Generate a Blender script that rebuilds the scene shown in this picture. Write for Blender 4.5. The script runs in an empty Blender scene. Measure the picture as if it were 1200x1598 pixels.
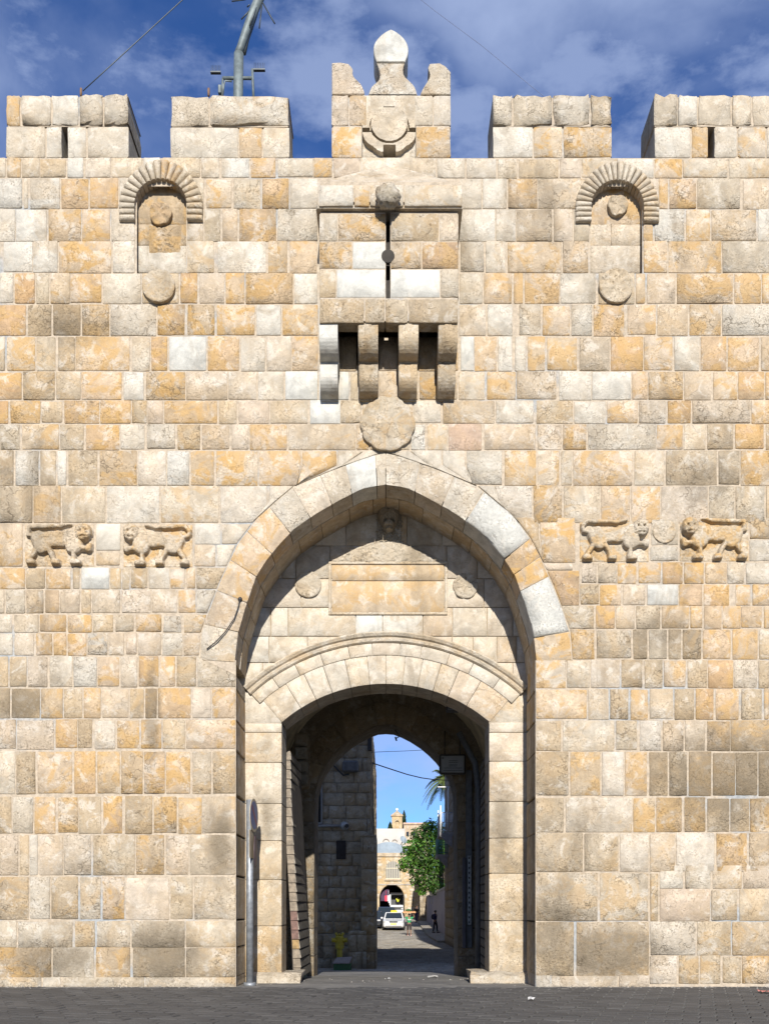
import bpy, bmesh, math, random
from mathutils import Vector, Matrix, noise as mnoise
R = math.radians
scene = bpy.context.scene
# ------------------------------------------------------------------ camera
D = 16.0                      # metres from camera to wall face
CX, CZ = 0.05, 1.2
cam_d = bpy.data.cameras.new('camera'); cam = bpy.data.objects.new('camera', cam_d)
scene.collection.objects.link(cam)
cam.location = (CX, -D, CZ); cam.rotation_euler = (R(90), 0, 0)
cam_d.sensor_width = 36.0; cam_d.lens = 36.0 * D / 15.98
cam_d.shift_y = (1420 - 799) / 1598.0; cam_d.shift_x = -5 / 1598.0
cam_d.clip_start = 0.1; cam_d.clip_end = 3000
scene.camera = cam
# ------------------------------------------------------------------ sky and sun
SUN_EL, SUN_AZ = R(24), R(2.6)           # behind the camera, a little to its right
world = bpy.data.worlds.new('World'); scene.world = world; world.use_nodes = True
wn, wl = world.node_tree.nodes, world.node_tree.links
wn.clear()
wo = wn.new('ShaderNodeOutputWorld'); bg = wn.new('ShaderNodeBackground'); bg.inputs['Strength'].default_value = 0.092
sky = wn.new('ShaderNodeTexSky'); sky.sky_type = 'NISHITA'; sky.sun_disc = False
sky.sun_elevation = SUN_EL; sky.sun_rotation = R(180) - SUN_AZ
sky.altitude = 800; sky.air_density = 0.8; sky.dust_density = 0.1; sky.ozone_density = 2.5
tint = wn.new('ShaderNodeMix'); tint.data_type = 'RGBA'; tint.blend_type = 'MULTIPLY'; tint.inputs[0].default_value = 1.0
tint.inputs[7].default_value = (0.36, 0.60, 0.97, 1)
wl.new(sky.outputs[0], tint.inputs[6])
tc = wn.new('ShaderNodeTexCoord')
mp = wn.new('ShaderNodeMapping'); mp.inputs['Scale'].default_value = (1.0, 1.0, 1.7); mp.inputs['Location'].default_value = (1.3, 0.2, 0.1)
wl.new(tc.outputs['Generated'], mp.inputs['Vector'])
cn = wn.new('ShaderNodeTexNoise'); cn.inputs['Scale'].default_value = 3.2; cn.inputs['Detail'].default_value = 7; cn.inputs['Roughness'].default_value = 0.52
cn.inputs['Distortion'].default_value = 0.35
wl.new(mp.outputs[0], cn.inputs['Vector'])
cr = wn.new('ShaderNodeMapRange'); cr.interpolation_type = 'SMOOTHSTEP'
cr.inputs[1].default_value = 0.38; cr.inputs[2].default_value = 0.68; cr.inputs[3].default_value = 0.0; cr.inputs[4].default_value = 0.78
wl.new(cn.outputs[0], cr.inputs[0])
cm = wn.new('ShaderNodeMix'); cm.data_type = 'RGBA'
mp2 = wn.new('ShaderNodeMapping'); mp2.inputs['Scale'].default_value = (1.0, 1.0, 2.2); mp2.inputs['Location'].default_value = (0.2, 6.4, 3.3)
wl.new(tc.outputs['Generated'], mp2.inputs['Vector'])
cn2 = wn.new('ShaderNodeTexNoise'); cn2.inputs['Scale'].default_value = 8.5; cn2.inputs['Detail'].default_value = 8; cn2.inputs['Roughness'].default_value = 0.58; wl.new(mp2.outputs[0], cn2.inputs['Vector'])
cr2 = wn.new('ShaderNodeMapRange'); cr2.interpolation_type = 'SMOOTHSTEP'
cr2.inputs[1].default_value = 0.41; cr2.inputs[2].default_value = 0.62; cr2.inputs[3].default_value = 0.0; cr2.inputs[4].default_value = 0.55
wl.new(cn2.outputs[0], cr2.inputs[0])
cadd = wn.new('ShaderNodeMath'); cadd.operation = 'MAXIMUM'; wl.new(cr.outputs[0], cadd.inputs[0]); wl.new(cr2.outputs[0], cadd.inputs[1])
wl.new(cadd.outputs[0], cm.inputs[0]); wl.new(tint.outputs[2], cm.inputs[6]); cm.inputs[7].default_value = (3.1, 3.8, 5.6, 1)
wl.new(cm.outputs[2], bg.inputs['Color']); wl.new(bg.outputs[0], wo.inputs['Surface'])
sd = bpy.data.lights.new('sun', 'SUN'); sd.energy = 4.6; sd.angle = R(0.55); sd.color = (1.0, 0.955, 0.885)
sun = bpy.data.objects.new('sun', sd); scene.collection.objects.link(sun)
Ld = Vector((math.sin(SUN_AZ) * math.cos(SUN_EL), -math.cos(SUN_AZ) * math.cos(SUN_EL), math.sin(SUN_EL)))
sun.rotation_euler = (-Ld).to_track_quat('-Z', 'Y').to_euler(); sun.location = (0, -40, 30)
scene.view_settings.view_transform = 'Standard'; scene.view_settings.look = 'None'
scene.view_settings.gamma = 1.0; scene.view_settings.use_curve_mapping = False
scene.view_settings.exposure = 0.74
# ------------------------------------------------------------------ helpers
rng = random.Random(7)
def P(px, py, y=0.0):
    """a point of the photograph (1200 x 1598) taken to the plane at depth y"""
    s = (D + y) / D / 100.0
    return Vector((CX + (px - 605) * s, y, CZ + (1420 - py) * s))
def lin(c):
    return tuple(((v / 255.0) / 12.92 if v <= 10 else (((v / 255.0) + 0.055) / 1.055) ** 2.4) for v in c)
KC = (1.80, 1.76, 1.70)
PAL = dict(w=(237, 231, 216), W=(229, 224, 210), c=(231, 219, 198), b=(223, 204, 174), t=(209, 185, 150), o=(226, 180, 124), O=(213, 156, 86),
           p=(229, 205, 179), g=(208, 192, 165), d=(176, 150, 115), D=(120, 104, 76), R=(190, 135, 105))
PAL = {k: tuple(a / b for a, b in zip(lin(v), KC)) for k, v in PAL.items()}
_c = PAL['b']
PAL = {k: (v if k in 'wWcR' else tuple(a + (m - a) * (.24 if k in 'oO' else .2) for a, m in zip(v, _c))) for k, v in PAL.items()}
def code_col(code):
    letters = [c for c in code if c in PAL]
    ws = [1.0] + [0.55] * (len(letters) - 1); t = sum(ws)
    col = tuple(sum(PAL[l][i] * w for l, w in zip(letters, ws)) / t for i in range(3))
    j = 1 + rng.uniform(-0.05, 0.05)
    rough = 0.95 if 'r' in code else (0.08 if 'W' in code else 0.42)
    stain = 0.0 if 'W' in code else (1.0 if 'o' in code or 'O' in code else (0.26 if any(k in code for k in 'btd') else .12))
    return tuple(min(0.62, v * j) for v in col), (rough, stain, rng.random())
class MB:
    def __init__(s): s.v = []; s.f = []; s.sm = []; s.c = []; s.p = []; s.mi = []; s.cur = ((.3, .3, .3), (.4, .2, .5)); s.m = 0
    def add(s, vs, fs, smooth=False):
        b = len(s.v); s.v += [tuple(v) for v in vs]
        s.c += [s.cur[0]] * len(vs); s.p += [s.cur[1]] * len(vs)
        for f in fs:
            s.f.append(tuple(b + i for i in f)); s.sm.append(smooth); s.mi.append(s.m)
    def build(s, name, mats, parent=None, kind=None, label=None):
        me = bpy.data.meshes.new(name); me.from_pydata(s.v, [], s.f)
        me.polygons.foreach_set('use_smooth', s.sm); me.polygons.foreach_set('material_index', s.mi)
        for nm, dat in (('Col', s.c), ('Par', s.p)):
            a = me.attributes.new(nm, 'FLOAT_COLOR', 'POINT')
            a.data.foreach_set('color', [x for t in dat for x in (t[0], t[1], t[2], 1.0)])
        for m in (mats if isinstance(mats, (list, tuple)) else [mats]): me.materials.append(m)
        me.update(); o = bpy.data.objects.new(name, me); scene.collection.objects.link(o)
        if parent is not None: o.parent = parent; o.matrix_parent_inverse = INV.get(parent.name, Matrix())
        if kind: o['kind'] = kind
        if label: o['label'] = label
        return o
    def box(s, x0, x1, y0, y1, z0, z1, b=0.0):
        if b <= 0:
            vs = [(x, y, z) for x in (x0, x1) for y in (y0, y1) for z in (z0, z1)]
            s.add(vs, [(0, 1, 3, 2), (4, 6, 7, 5), (0, 4, 5, 1), (2, 3, 7, 6), (0, 2, 6, 4), (1, 5, 7, 3)]); return
        vs = []; idx = {}
        X, Y, Z = (x0, x1), (y0, y1), (z0, z1)
        for i in (0, 1):
            for j in (0, 1):
                for k in (0, 1):
                    sx, sy, sz = (1, -1)[i], (1, -1)[j], (1, -1)[k]
                    for a, q in enumerate(((0, b, b), (b, 0, b), (b, b, 0))):
                        idx[i, j, k, a] = len(vs); vs.append((X[i] + sx * q[0], Y[j] + sy * q[1], Z[k] + sz * q[2]))
        fs = []
        for i in (0, 1):
            fs.append([idx[i, j, k, 0] for j, k in ((0, 0), (0, 1), (1, 1), (1, 0))][::1 if i == 0 else -1])
            fs.append([idx[j, i, k, 1] for j, k in ((0, 0), (1, 0), (1, 1), (0, 1))][::1 if i == 0 else -1])
            fs.append([idx[j, k, i, 2] for j, k in ((0, 0), (0, 1), (1, 1), (1, 0))][::1 if i == 0 else -1])
        for j in (0, 1):
            for k in (0, 1):
                fs.append((idx[0, j, k, 1], idx[1, j, k, 1], idx[1, j, k, 2], idx[0, j, k, 2]))
                fs.append((idx[j, 0, k, 0], idx[j, 1, k, 0], idx[j, 1, k, 2], idx[j, 0, k, 2]))
                fs.append((idx[j, k, 0, 0], idx[j, k, 1, 0], idx[j, k, 1, 1], idx[j, k, 0, 1]))
        for i in (0, 1):
            for j in (0, 1):
                for k in (0, 1): fs.append((idx[i, j, k, 0], idx[i, j, k, 1], idx[i, j, k, 2]))
        s.add(vs, fs)
    def prism(s, pts, y0, y1, inset=0.0, axis='y'):
        """extrude an outline given in (x, z) between two depths, front edge chamfered"""
        n = len(pts)
        cx = sum(p[0] for p in pts) / n; cz = sum(p[1] for p in pts) / n
        def mk(p, y): return (p[0], y, p[1]) if axis == 'y' else ((y, p[0], p[1]) if axis == 'x' else (p[0], p[1], y))
        def ins(p):
            d = math.hypot(p[0] - cx, p[1] - cz) or 1; k = 1 - inset / d
            return (cx + (p[0] - cx) * k, cz + (p[1] - cz) * k)
        if inset > 0:
            rings = [[mk(ins(p), y0) for p in pts], [mk(p, y0 + inset * (1 if y1 > y0 else -1)) for p in pts], [mk(p, y1) for p in pts]]
        else: rings = [[mk(p, y0) for p in pts], [mk(p, y1) for p in pts]]
        vs = [v for r in rings for v in r]; fs = [tuple(range(n)), tuple((len(rings) - 1) * n + i for i in reversed(range(n)))]
        for r in range(len(rings) - 1):
            for i in range(n):
                j = (i + 1) % n; fs.append((r * n + i, r * n + j, (r + 1) * n + j, (r + 1) * n + i))
        s.add(vs, fs)
    def tube(s, path, rad, n=8, smooth=True, cap=True):
        path = [Vector(p) for p in path]; rs = rad if isinstance(rad, (list, tuple)) else [rad] * len(path)
        vs = []; up = None
        for i, p in enumerate(path):
            t = (path[min(i + 1, len(path) - 1)] - path[max(i - 1, 0)]).normalized()
            if up is None: up = Vector((0, 0, 1)) if abs(t.z) < 0.9 else Vector((1, 0, 0))
            a = t.cross(up).normalized(); b = a.cross(t).normalized(); up = b
            for k in range(n):
                th = 2 * math.pi * k / n; vs.append(p + (a * math.cos(th) + b * math.sin(th)) * rs[i])
        fs = []
        for i in range(len(path) - 1):
            for k in range(n):
                k2 = (k + 1) % n; fs.append((i * n + k, i * n + k2, (i + 1) * n + k2, (i + 1) * n + k))
        s.add(vs, fs, smooth)
        if cap:
            b = len(s.v) - len(vs)
            for r in (tuple(range(n))[::-1], tuple((len(path) - 1) * n + k for k in range(n))):
                s.f.append(tuple(b + i for i in r)); s.sm.append(False); s.mi.append(s.m)
    def ball(s, c, r, n=12, m=8, sc=(1, 1, 1), nz=0.0, nsc=3.0):
        c = Vector(c); vs = []; fs = []
        for i in range(m + 1):
            ph = math.pi * i / m
            for k in range(n):
                th = 2 * math.pi * k / n
                d = Vector((math.sin(ph) * math.cos(th), math.sin(ph) * math.sin(th), math.cos(ph)))
                q = r * (1 + nz * mnoise.noise(d * nsc + c))
                vs.append(c + Vector((d.x * sc[0], d.y * sc[1], d.z * sc[2])) * q)
        for i in range(m):
            for k in range(n):
                k2 = (k + 1) % n; fs.append((i * n + k, (i + 1) * n + k, (i + 1) * n + k2, i * n + k2))
        s.add(vs, fs, True)
    def disc(s, c, Rf, th, hf=None, n=48, rings=(0.25, 0.5, 0.72, 0.88, 0.97), y_back=0.0):
        """round boss on a wall that faces -y: c = centre on the wall, th = how far it stands proud"""
        c = Vector(c); vs = [c + Vector((0, -th - (hf(0, 0) if hf else 0), 0))]; fs = []
        rr = list(rings) + [1.0]
        for q in rr:
            for k in range(n):
                a = 2 * math.pi * k / n; r = Rf(a) * q
                h = th + (hf(q, a) if hf else 0)
                if q == 1.0: h -= 0.012
                vs.append(c + Vector((r * math.cos(a), -h, r * math.sin(a))))
        for k in range(n):
            vs.append(c + Vector((Rf(2 * math.pi * k / n) * math.cos(2 * math.pi * k / n), y_back, Rf(2 * math.pi * k / n) * math.sin(2 * math.pi * k / n))))
        for k in range(n):
            k2 = (k + 1) % n; fs.append((0, 1 + k, 1 + k2))
            for i in range(len(rr) - 1): fs.append((1 + i * n + k, 1 + (i + 1) * n + k, 1 + (i + 1) * n + k2, 1 + i * n + k2))
        s.add(vs, fs, True)
        b = len(rr) - 1; v2 = [vs[1 + b * n + k] for k in range(n)] + vs[-n:]
        s.add(v2, [(k, n + k, n + (k + 1) % n, (k + 1) % n) for k in range(n)])
    def relief(s, x0, x1, z0, z1, nx, nz, y0, hf, smooth=True):
        """carved panel facing -y: hf(x, z) is how far the surface stands proud of y0"""
        vs = []; fs = []
        for j in range(nz + 1):
            for i in range(nx + 1):
                x = x0 + (x1 - x0) * i / nx; z = z0 + (z1 - z0) * j / nz
                vs.append((x, y0 - hf(x, z), z))
        for j in range(nz):
            for i in range(nx): fs.append((j * (nx + 1) + i, j * (nx + 1) + i + 1, (j + 1) * (nx + 1) + i + 1, (j + 1) * (nx + 1) + i))
        s.add(vs, fs, smooth)
    def slab(s, f, n, depth, wu, hv, rough=0.5, edge=0.014, prot=0.008, hf=None, us=None, vs_=None, jit=1.0, smooth=True, corner=.45):
        """one stone: f(u, v) maps the unit square onto its bed, n is the outward normal; rounded worn edge, uneven face, sides back to depth"""
        n = Vector(n); eu = min(0.2, edge / max(wu, .02)); ev = min(0.2, edge / max(hv, .02))
        us = us or [0, eu, 0.36 + rng.uniform(-.08, .08), 0.66 + rng.uniform(-.08, .08), 1 - eu, 1]
        vv = vs_ or [0, ev, 0.5 + rng.uniform(-.1, .1), 1 - ev, 1]
        nu, nv = len(us), len(vv); pts = []
        ju, jv = jit * edge * 0.45 * (0.4 + rough) / max(wu, .02), jit * edge * 0.45 * (0.4 + rough) / max(hv, .02)
        pr = prot + rng.uniform(-.4, 1) * 0.008 * rough * jit
        tu, tv = rng.uniform(-1, 1) * .004 * rough, rng.uniform(-1, 1) * .004 * rough
        for j, v in enumerate(vv):
            for i, u in enumerate(us):
                bi = i in (0, nu - 1); bj = j in (0, nv - 1)
                uu, v2 = u, v
                if bi and bj: uu += (eu if i == 0 else -eu) * corner; v2 += (ev if j == 0 else -ev) * corner
                uu += rng.uniform(-1, 1) * ju * (1 if not bj or bi else .4); v2 += rng.uniform(-1, 1) * jv * (1 if not bi or bj else .4)
                uu = min(1, max(0, uu)); v2 = min(1, max(0, v2))
                if bi or bj: h = -edge * 0.30 + rng.uniform(-1, 1) * 0.003 * rough
                else: h = pr + rng.uniform(-1, 1) * 0.007 * rough * jit + tu * (u - .5) * 4 + tv * (v - .5) * 4
                if hf: h += hf(u, v)
                pts.append(Vector(f(uu, v2)) + n * h)
        fs = [(j * nu + i, j * nu + i + 1, (j + 1) * nu + i + 1, (j + 1) * nu + i) for j in range(nv - 1) for i in range(nu - 1)]
        s.add(pts, fs, smooth)
        loop = [i for i in range(nu)] + [j * nu + nu - 1 for j in range(1, nv)] + [(nv - 1) * nu + i for i in range(nu - 2, -1, -1)] + [j * nu for j in range(nv - 2, 0, -1)]
        a = [pts[i] for i in loop]; L = len(a)
        s.add(a + [p - n * depth for p in a], [((i + 1) % L, i, L + i, L + (i + 1) % L) for i in range(L)])
INV = {}
def thing(name, label, cat, loc=(0, 0, 0), rotz=0.0, group=None, kind=None, world=False):
    # world=True: the parts are modelled in world coordinates, the Empty only marks the base
    o = bpy.data.objects.new(name, None)
    if world: INV[o.name] = Matrix.Translation(-Vector(loc)); scene.collection.objects.link(o); o.empty_display_size = 0.3
    o.location = loc; o.rotation_euler = (0, 0, rotz)
    if label: o['label'] = label
    if cat: o['category'] = cat
    if group: o['group'] = group
    if kind: o['kind'] = kind
    return o
def sub(name, parent, label=None):
    """an Empty that gathers the sub-parts of one part"""
    o = bpy.data.objects.new(name, None); scene.collection.objects.link(o); o.parent = parent; o.matrix_parent_inverse = INV.get(parent.name, Matrix()); o.empty_display_size = .1
    if label: o['label'] = label
    return o
def tag(o, label, cat, group=None):
    o['label'] = label; o['category'] = cat
    if group: o['group'] = group
    return o
# ------------------------------------------------------------------ materials
def new_mat(name):
    m = bpy.data.materials.new(name); m.use_nodes = True; nt = m.node_tree
    return m, nt, nt.nodes, nt.links, nt.nodes['Principled BSDF']
def nmath(nt, op, a, b=None, c=None, clamp=False):
    n = nt.nodes.new('ShaderNodeMath'); n.operation = op; n.use_clamp = clamp
    for i, v in enumerate((a, b, c)):
        if v is None: continue
        if isinstance(v, (int, float)): n.inputs[i].default_value = v
        else: nt.links.new(v, n.inputs[i])
    return n.outputs[0]
def nnoise(nt, vec, scale, detail=4, rough=0.55, dist=0.0):
    n = nt.nodes.new('ShaderNodeTexNoise'); n.inputs['Scale'].default_value = scale; n.inputs['Detail'].default_value = detail
    n.inputs['Roughness'].default_value = rough; n.inputs['Distortion'].default_value = dist
    if vec is not None: nt.links.new(vec, n.inputs['Vector'])
    return n.outputs[0]
def nramp(nt, val, a, b, lo=0.0, hi=1.0):
    n = nt.nodes.new('ShaderNodeMapRange'); n.interpolation_type = 'SMOOTHSTEP'
    n.inputs[1].default_value = a; n.inputs[2].default_value = b; n.inputs[3].default_value = lo; n.inputs[4].default_value = hi
    nt.links.new(val, n.inputs[0]); return n.outputs[0]
def nmix(nt, fac, a, b, mode='MIX'):
    n = nt.nodes.new('ShaderNodeMix'); n.data_type = 'RGBA'; n.blend_type = mode
    for k, v in ((0, fac), (6, a), (7, b)):
        if isinstance(v, (int, float)): n.inputs[k].default_value = v
        elif isinstance(v, tuple): n.inputs[k].default_value = (*v[:3], 1)
        else: nt.links.new(v, n.inputs[k])
    return n.outputs[2]
GRIME = [(-3.62, 4.3, .16, 1.1, .9), (-5.66, 4.43, .45, .32, 1.1), (-3.4, .55, .75, .55, 1.0), (3.55, .55, .95, .5, 1.0), (5.3, 3.3, 1.5, 1.1, .85), (2.65, .9, .5, 1.1, .7),
         (4.3, 5.5, .9, .45, .6), (-5.2, .45, .9, .45, .75), (-4.9, 10.3, 1.1, .5, .55), (5.0, 7.9, .9, .5, .6), (-2.55, 2.2, .3, .8, .7), (1.95, 2.6, .3, 1.1, .65), (-1.95, 2.8, .25, .5, .6)]
def stone_material(name, gain=1.0, bump=0.66, scale=1.0, pits=1.0):
    m, nt, nd, lk, bsdf = new_mat(name)
    col = nd.new('ShaderNodeAttribute'); col.attribute_name = 'Col'
    par = nd.new('ShaderNodeAttribute'); par.attribute_name = 'Par'
    sp = nd.new('ShaderNodeSeparateColor'); lk.new(par.outputs['Color'], sp.inputs[0])
    Rg, St, Rn = sp.outputs[0], sp.outputs[1], sp.outputs[2]
    geo = nd.new('ShaderNodeNewGeometry')
    off = nd.new('ShaderNodeVectorMath'); off.operation = 'MULTIPLY_ADD'
    cb = nd.new('ShaderNodeCombineXYZ')
    for i in range(3): lk.new(Rn, cb.inputs[i])
    lk.new(cb.outputs[0], off.inputs[0]); off.inputs[1].default_value = (37, 19, 53); lk.new(geo.outputs['Position'], off.inputs[2])
    pos = off.outputs[0]; gpos = geo.outputs['Position']
    s = scale
    tone = nramp(nt, nnoise(nt, pos, 3.6 * s, 8, .68, .5), .28, .72, .70, 1.20)
    regional = nmix(nt, nramp(nt, nnoise(nt, gpos, .8, 7, .62, .6), .36, .62), (.535, .475, .38), (.44, .345, .225))
    keep = nmath(nt, 'MULTIPLY', nmath(nt, 'GREATER_THAN', St, .05), .25)
    c = nmix(nt, keep, col.outputs['Color'], regional)
    c = nmix(nt, nmath(nt, 'MULTIPLY', nramp(nt, nnoise(nt, pos, 1.7 * s, 5, .6, .7), .48, .58), nmath(nt, 'MULTIPLY', nmath(nt, 'GREATER_THAN', St, .05), nmath(nt, 'MULTIPLY', nmath(nt, 'FRACT', nmath(nt, 'MULTIPLY', Rn, 17.3)), .6))), c, (.35, .27, .175))
    c = nmix(nt, 1.0, c, tone, 'MULTIPLY')
    zone = nramp(nt, nnoise(nt, gpos, .42, 4, .55, .6), .46, .64, 0, .32)
    stain = nmath(nt, 'MULTIPLY', nramp(nt, nnoise(nt, pos, 2.7 * s, 8, .66, 1.0), .46, .57), nmath(nt, 'ADD', nmath(nt, 'MULTIPLY', St, .74), nmath(nt, 'MULTIPLY', zone, nmath(nt, 'GREATER_THAN', St, .2))), clamp=True)
    c = nmix(nt, stain, c, nmix(nt, nnoise(nt, pos, 9, 3), (.39, .23, .082), (.43, .30, .145)))
    white = nramp(nt, nnoise(nt, pos, 4.2 * s, 8, .66, .5), .53, .64, 0, .52)
    c = nmix(nt, white, c, (.54, .495, .42))
    # soot and lichen in drifting patches, streaked down the wall
    mpn = nd.new('ShaderNodeMapping'); mpn.inputs['Scale'].default_value = (1, 1, .22); lk.new(gpos, mpn.inputs[0])
    soot = nramp(nt, nnoise(nt, mpn.outputs[0], 1.05, 9, .68, .4), .53, .70, 0, .58)
    c = nmix(nt, soot, c, (.185, .145, .095))
    # old smoke and damp patches at their places on the wall: (x, z, half width, half height, strength)
    warp = nnoise(nt, gpos, 3.4, 9, .76, .4)
    sepp = nd.new('ShaderNodeSeparateXYZ'); lk.new(gpos, sepp.inputs[0]); tot = None
    for (bx, bz, bw, bh, bs) in GRIME:
        ex = nmath(nt, 'POWER', nmath(nt, 'MULTIPLY', nmath(nt, 'SUBTRACT', sepp.outputs[0], bx), 1 / bw), 2.0)
        ez = nmath(nt, 'POWER', nmath(nt, 'MULTIPLY', nmath(nt, 'SUBTRACT', sepp.outputs[2], bz), 1 / bh), 2.0)
        e = nmath(nt, 'MULTIPLY', nmath(nt, 'MULTIPLY_ADD', nmath(nt, 'SQRT', nmath(nt, 'ADD', ex, ez)), -1.0, 1.15, clamp=True), bs)
        tot = e if tot is None else nmath(nt, 'MAXIMUM', tot, e)
    dirt = nmath(nt, 'MULTIPLY', nramp(nt, nmath(nt, 'MULTIPLY', tot, nmath(nt, 'MULTIPLY_ADD', warp, 2.6, -.35)), .10, .66), nmath(nt, 'LESS_THAN', sepp.outputs[1], 2.0))
    c = nmix(nt, nmath(nt, 'MULTIPLY', dirt, .72), c, (.155, .125, .085))
    pn = nnoise(nt, pos, 34 * s, 6, .74, .5)
    pmask = nramp(nt, nnoise(nt, pos, 3.6 * s, 5, .62, .5), .44, .62)
    pit = nmath(nt, 'MULTIPLY', nramp(nt, pn, .53, .64), nmath(nt, 'MULTIPLY', pmask, nmath(nt, 'MULTIPLY', Rg, pits)), clamp=True)
    c = nmix(nt, nmath(nt, 'MULTIPLY', pit, .62), c, (.19, .135, .07))
    # cracks
    wv = nd.new('ShaderNodeVectorMath'); wv.operation = 'ADD'
    nz = nd.new('ShaderNodeTexNoise'); nz.inputs['Scale'].default_value = 7; nz.inputs['Detail'].default_value = 4; lk.new(pos, nz.inputs['Vector'])
    sc = nd.new('ShaderNodeVectorMath'); sc.operation = 'SCALE'; sc.inputs['Scale'].default_value = .34; lk.new(nz.outputs['Color'], sc.inputs[0])
    lk.new(pos, wv.inputs[0]); lk.new(sc.outputs[0], wv.inputs[1])
    vo = nd.new('ShaderNodeTexVoronoi'); vo.feature = 'DISTANCE_TO_EDGE'; vo.inputs['Scale'].default_value = 4.2 * s; lk.new(wv.outputs[0], vo.inputs['Vector'])
    crack = nmath(nt, 'MULTIPLY', nramp(nt, vo.outputs['Distance'], .0, .034, 1, 0), nmath(nt, 'MULTIPLY', nramp(nt, nnoise(nt, pos, 3.1, 3), .5, .62), Rg), clamp=True)
    c = nmix(nt, nmath(nt, 'MULTIPLY', crack, .6), c, (.13, .095, .055))
    grain = nramp(nt, nnoise(nt, pos, 120, 2, .6), .3, .7, .90, 1.09)
    c = nmix(nt, 1.0, c, grain, 'MULTIPLY')
    if gain != 1.0: c = nmix(nt, 1.0, c, gain if isinstance(gain, tuple) else (gain, gain, gain), 'MULTIPLY')
    lk.new(c, bsdf.inputs['Base Color'])
    bsdf.inputs['Roughness'].default_value = .92; bsdf.inputs['Specular IOR Level'].default_value = .15
    h = nmath(nt, 'MULTIPLY', nmath(nt, 'ADD', nmath(nt, 'MULTIPLY', nnoise(nt, pos, 9 * s, 3, .5, .3), .5), nmath(nt, 'MULTIPLY', nnoise(nt, pos, 24 * s, 8, .74, .6), .75)), nmath(nt, 'MULTIPLY_ADD', Rg, 1.0, .15))
    h = nmath(nt, 'SUBTRACT', h, nmath(nt, 'MULTIPLY', pit, .5))
    h = nmath(nt, 'SUBTRACT', h, nmath(nt, 'MULTIPLY', crack, .5))
    bp = nd.new('ShaderNodeBump'); bp.inputs['Strength'].default_value = bump; bp.inputs['Distance'].default_value = .06
    lk.new(h, bp.inputs['Height']); lk.new(bp.outputs[0], bsdf.inputs['Normal'])
    return m
def plain(name, col, rough=.6, var=.15, scale=8.0, metal=0.0, bump=0.0, emit=None, spec=.5):
    m, nt, nd, lk, bsdf = new_mat(name)
    geo = nd.new('ShaderNodeNewGeometry')
    t = nramp(nt, nnoise(nt, geo.outputs['Position'], scale, 6, .6), .3, .7, 1 - var, 1 + var)
    c = nmix(nt, 1.0, tuple(col), t, 'MULTIPLY'); lk.new(c, bsdf.inputs['Base Color'])
    bsdf.inputs['Roughness'].default_value = rough; bsdf.inputs['Metallic'].default_value = metal; bsdf.inputs['Specular IOR Level'].default_value = spec
    if bump:
        bp = nd.new('ShaderNodeBump'); bp.inputs['Strength'].default_value = bump; bp.inputs['Distance'].default_value = .02
        lk.new(nnoise(nt, geo.outputs['Position'], scale * 4, 5, .65), bp.inputs['Height']); lk.new(bp.outputs[0], bsdf.inputs['Normal'])
    return m
M_STONE = stone_material('limestone')
M_MORTAR, nt, nd, lk, bsdf = new_mat('lime_mortar')
geo = nd.new('ShaderNodeNewGeometry')
cc = nmix(nt, nramp(nt, nnoise(nt, geo.outputs['Position'], .6, 5, .6), .52, .66), (.385, .32, .24), (.29, .30, .30))
cc = nmix(nt, 1.0, cc, nramp(nt, nnoise(nt, geo.outputs['Position'], 14, 6, .7), .3, .7, .72, 1.12), 'MULTIPLY')
lk.new(cc, bsdf.inputs['Base Color']); bsdf.inputs['Roughness'].default_value = .95
bp = nd.new('ShaderNodeBump'); bp.inputs['Strength'].default_value = .5; bp.inputs['Distance'].default_value = .02
lk.new(nnoise(nt, geo.outputs['Position'], 40, 5, .65), bp.inputs['Height']); lk.new(bp.outputs[0], bsdf.inputs['Normal'])
# ------------------------------------------------------------------ ground
def gz(y):
    """height of the paving along the gate axis: level square, a dip through the gate, a street that climbs far off"""
    K = [(-60, 0), (0.0, 0.0), (2, -.03), (14, -.60), (18, -.64), (45, -.66), (54, -.68), (60, -.60), (66, -.42), (76, -.12), (108, .42), (200, 2.0), (900, 8.0)]
    for (a, za), (b, zb) in zip(K, K[1:]):
        if y <= b: return za + (zb - za) * (y - a) / (b - a) if y > a else za
    return K[-1][1]
M_GROUND, nt, nd, lk, bsdf = new_mat('worn_asphalt')
geo = nd.new('ShaderNodeNewGeometry')
c = nmix(nt, nramp(nt, nnoise(nt, geo.outputs['Position'], 1.3, 7, .65), .35, .65), (.115, .108, .097), (.185, .174, .155))
c = nmix(nt, nramp(nt, nnoise(nt, geo.outputs['Position'], 5, 8, .7), .58, .7), c, (.32, .30, .265))
c = nmix(nt, nramp(nt, nnoise(nt, geo.outputs['Position'], 2.2, 7, .7, 1.5), .56, .66, 0, .6), c, (.075, .07, .062))
lk.new(c, bsdf.inputs['Base Color']); bsdf.inputs['Roughness'].default_value = .85
bp = nd.new('ShaderNodeBump'); bp.inputs['Strength'].default_value = .5; bp.inputs['Distance'].default_value = .02
lk.new(nnoise(nt, geo.outputs['Position'], 30, 6, .65), bp.inputs['Height']); lk.new(bp.outputs[0], bsdf.inputs['Normal'])
g = MB(); ys = [-300, -60, -20, -8, -4, -2, 0, 1, 2, 4, 6, 8, 10, 12, 14, 16, 18, 24, 30, 38, 45, 50, 54, 57, 60, 63, 66, 71, 76, 90, 108, 150, 200, 400, 900]
xs = [-600, -100, -30, -10, -4, 0, 4, 10, 30, 100, 600]
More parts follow.
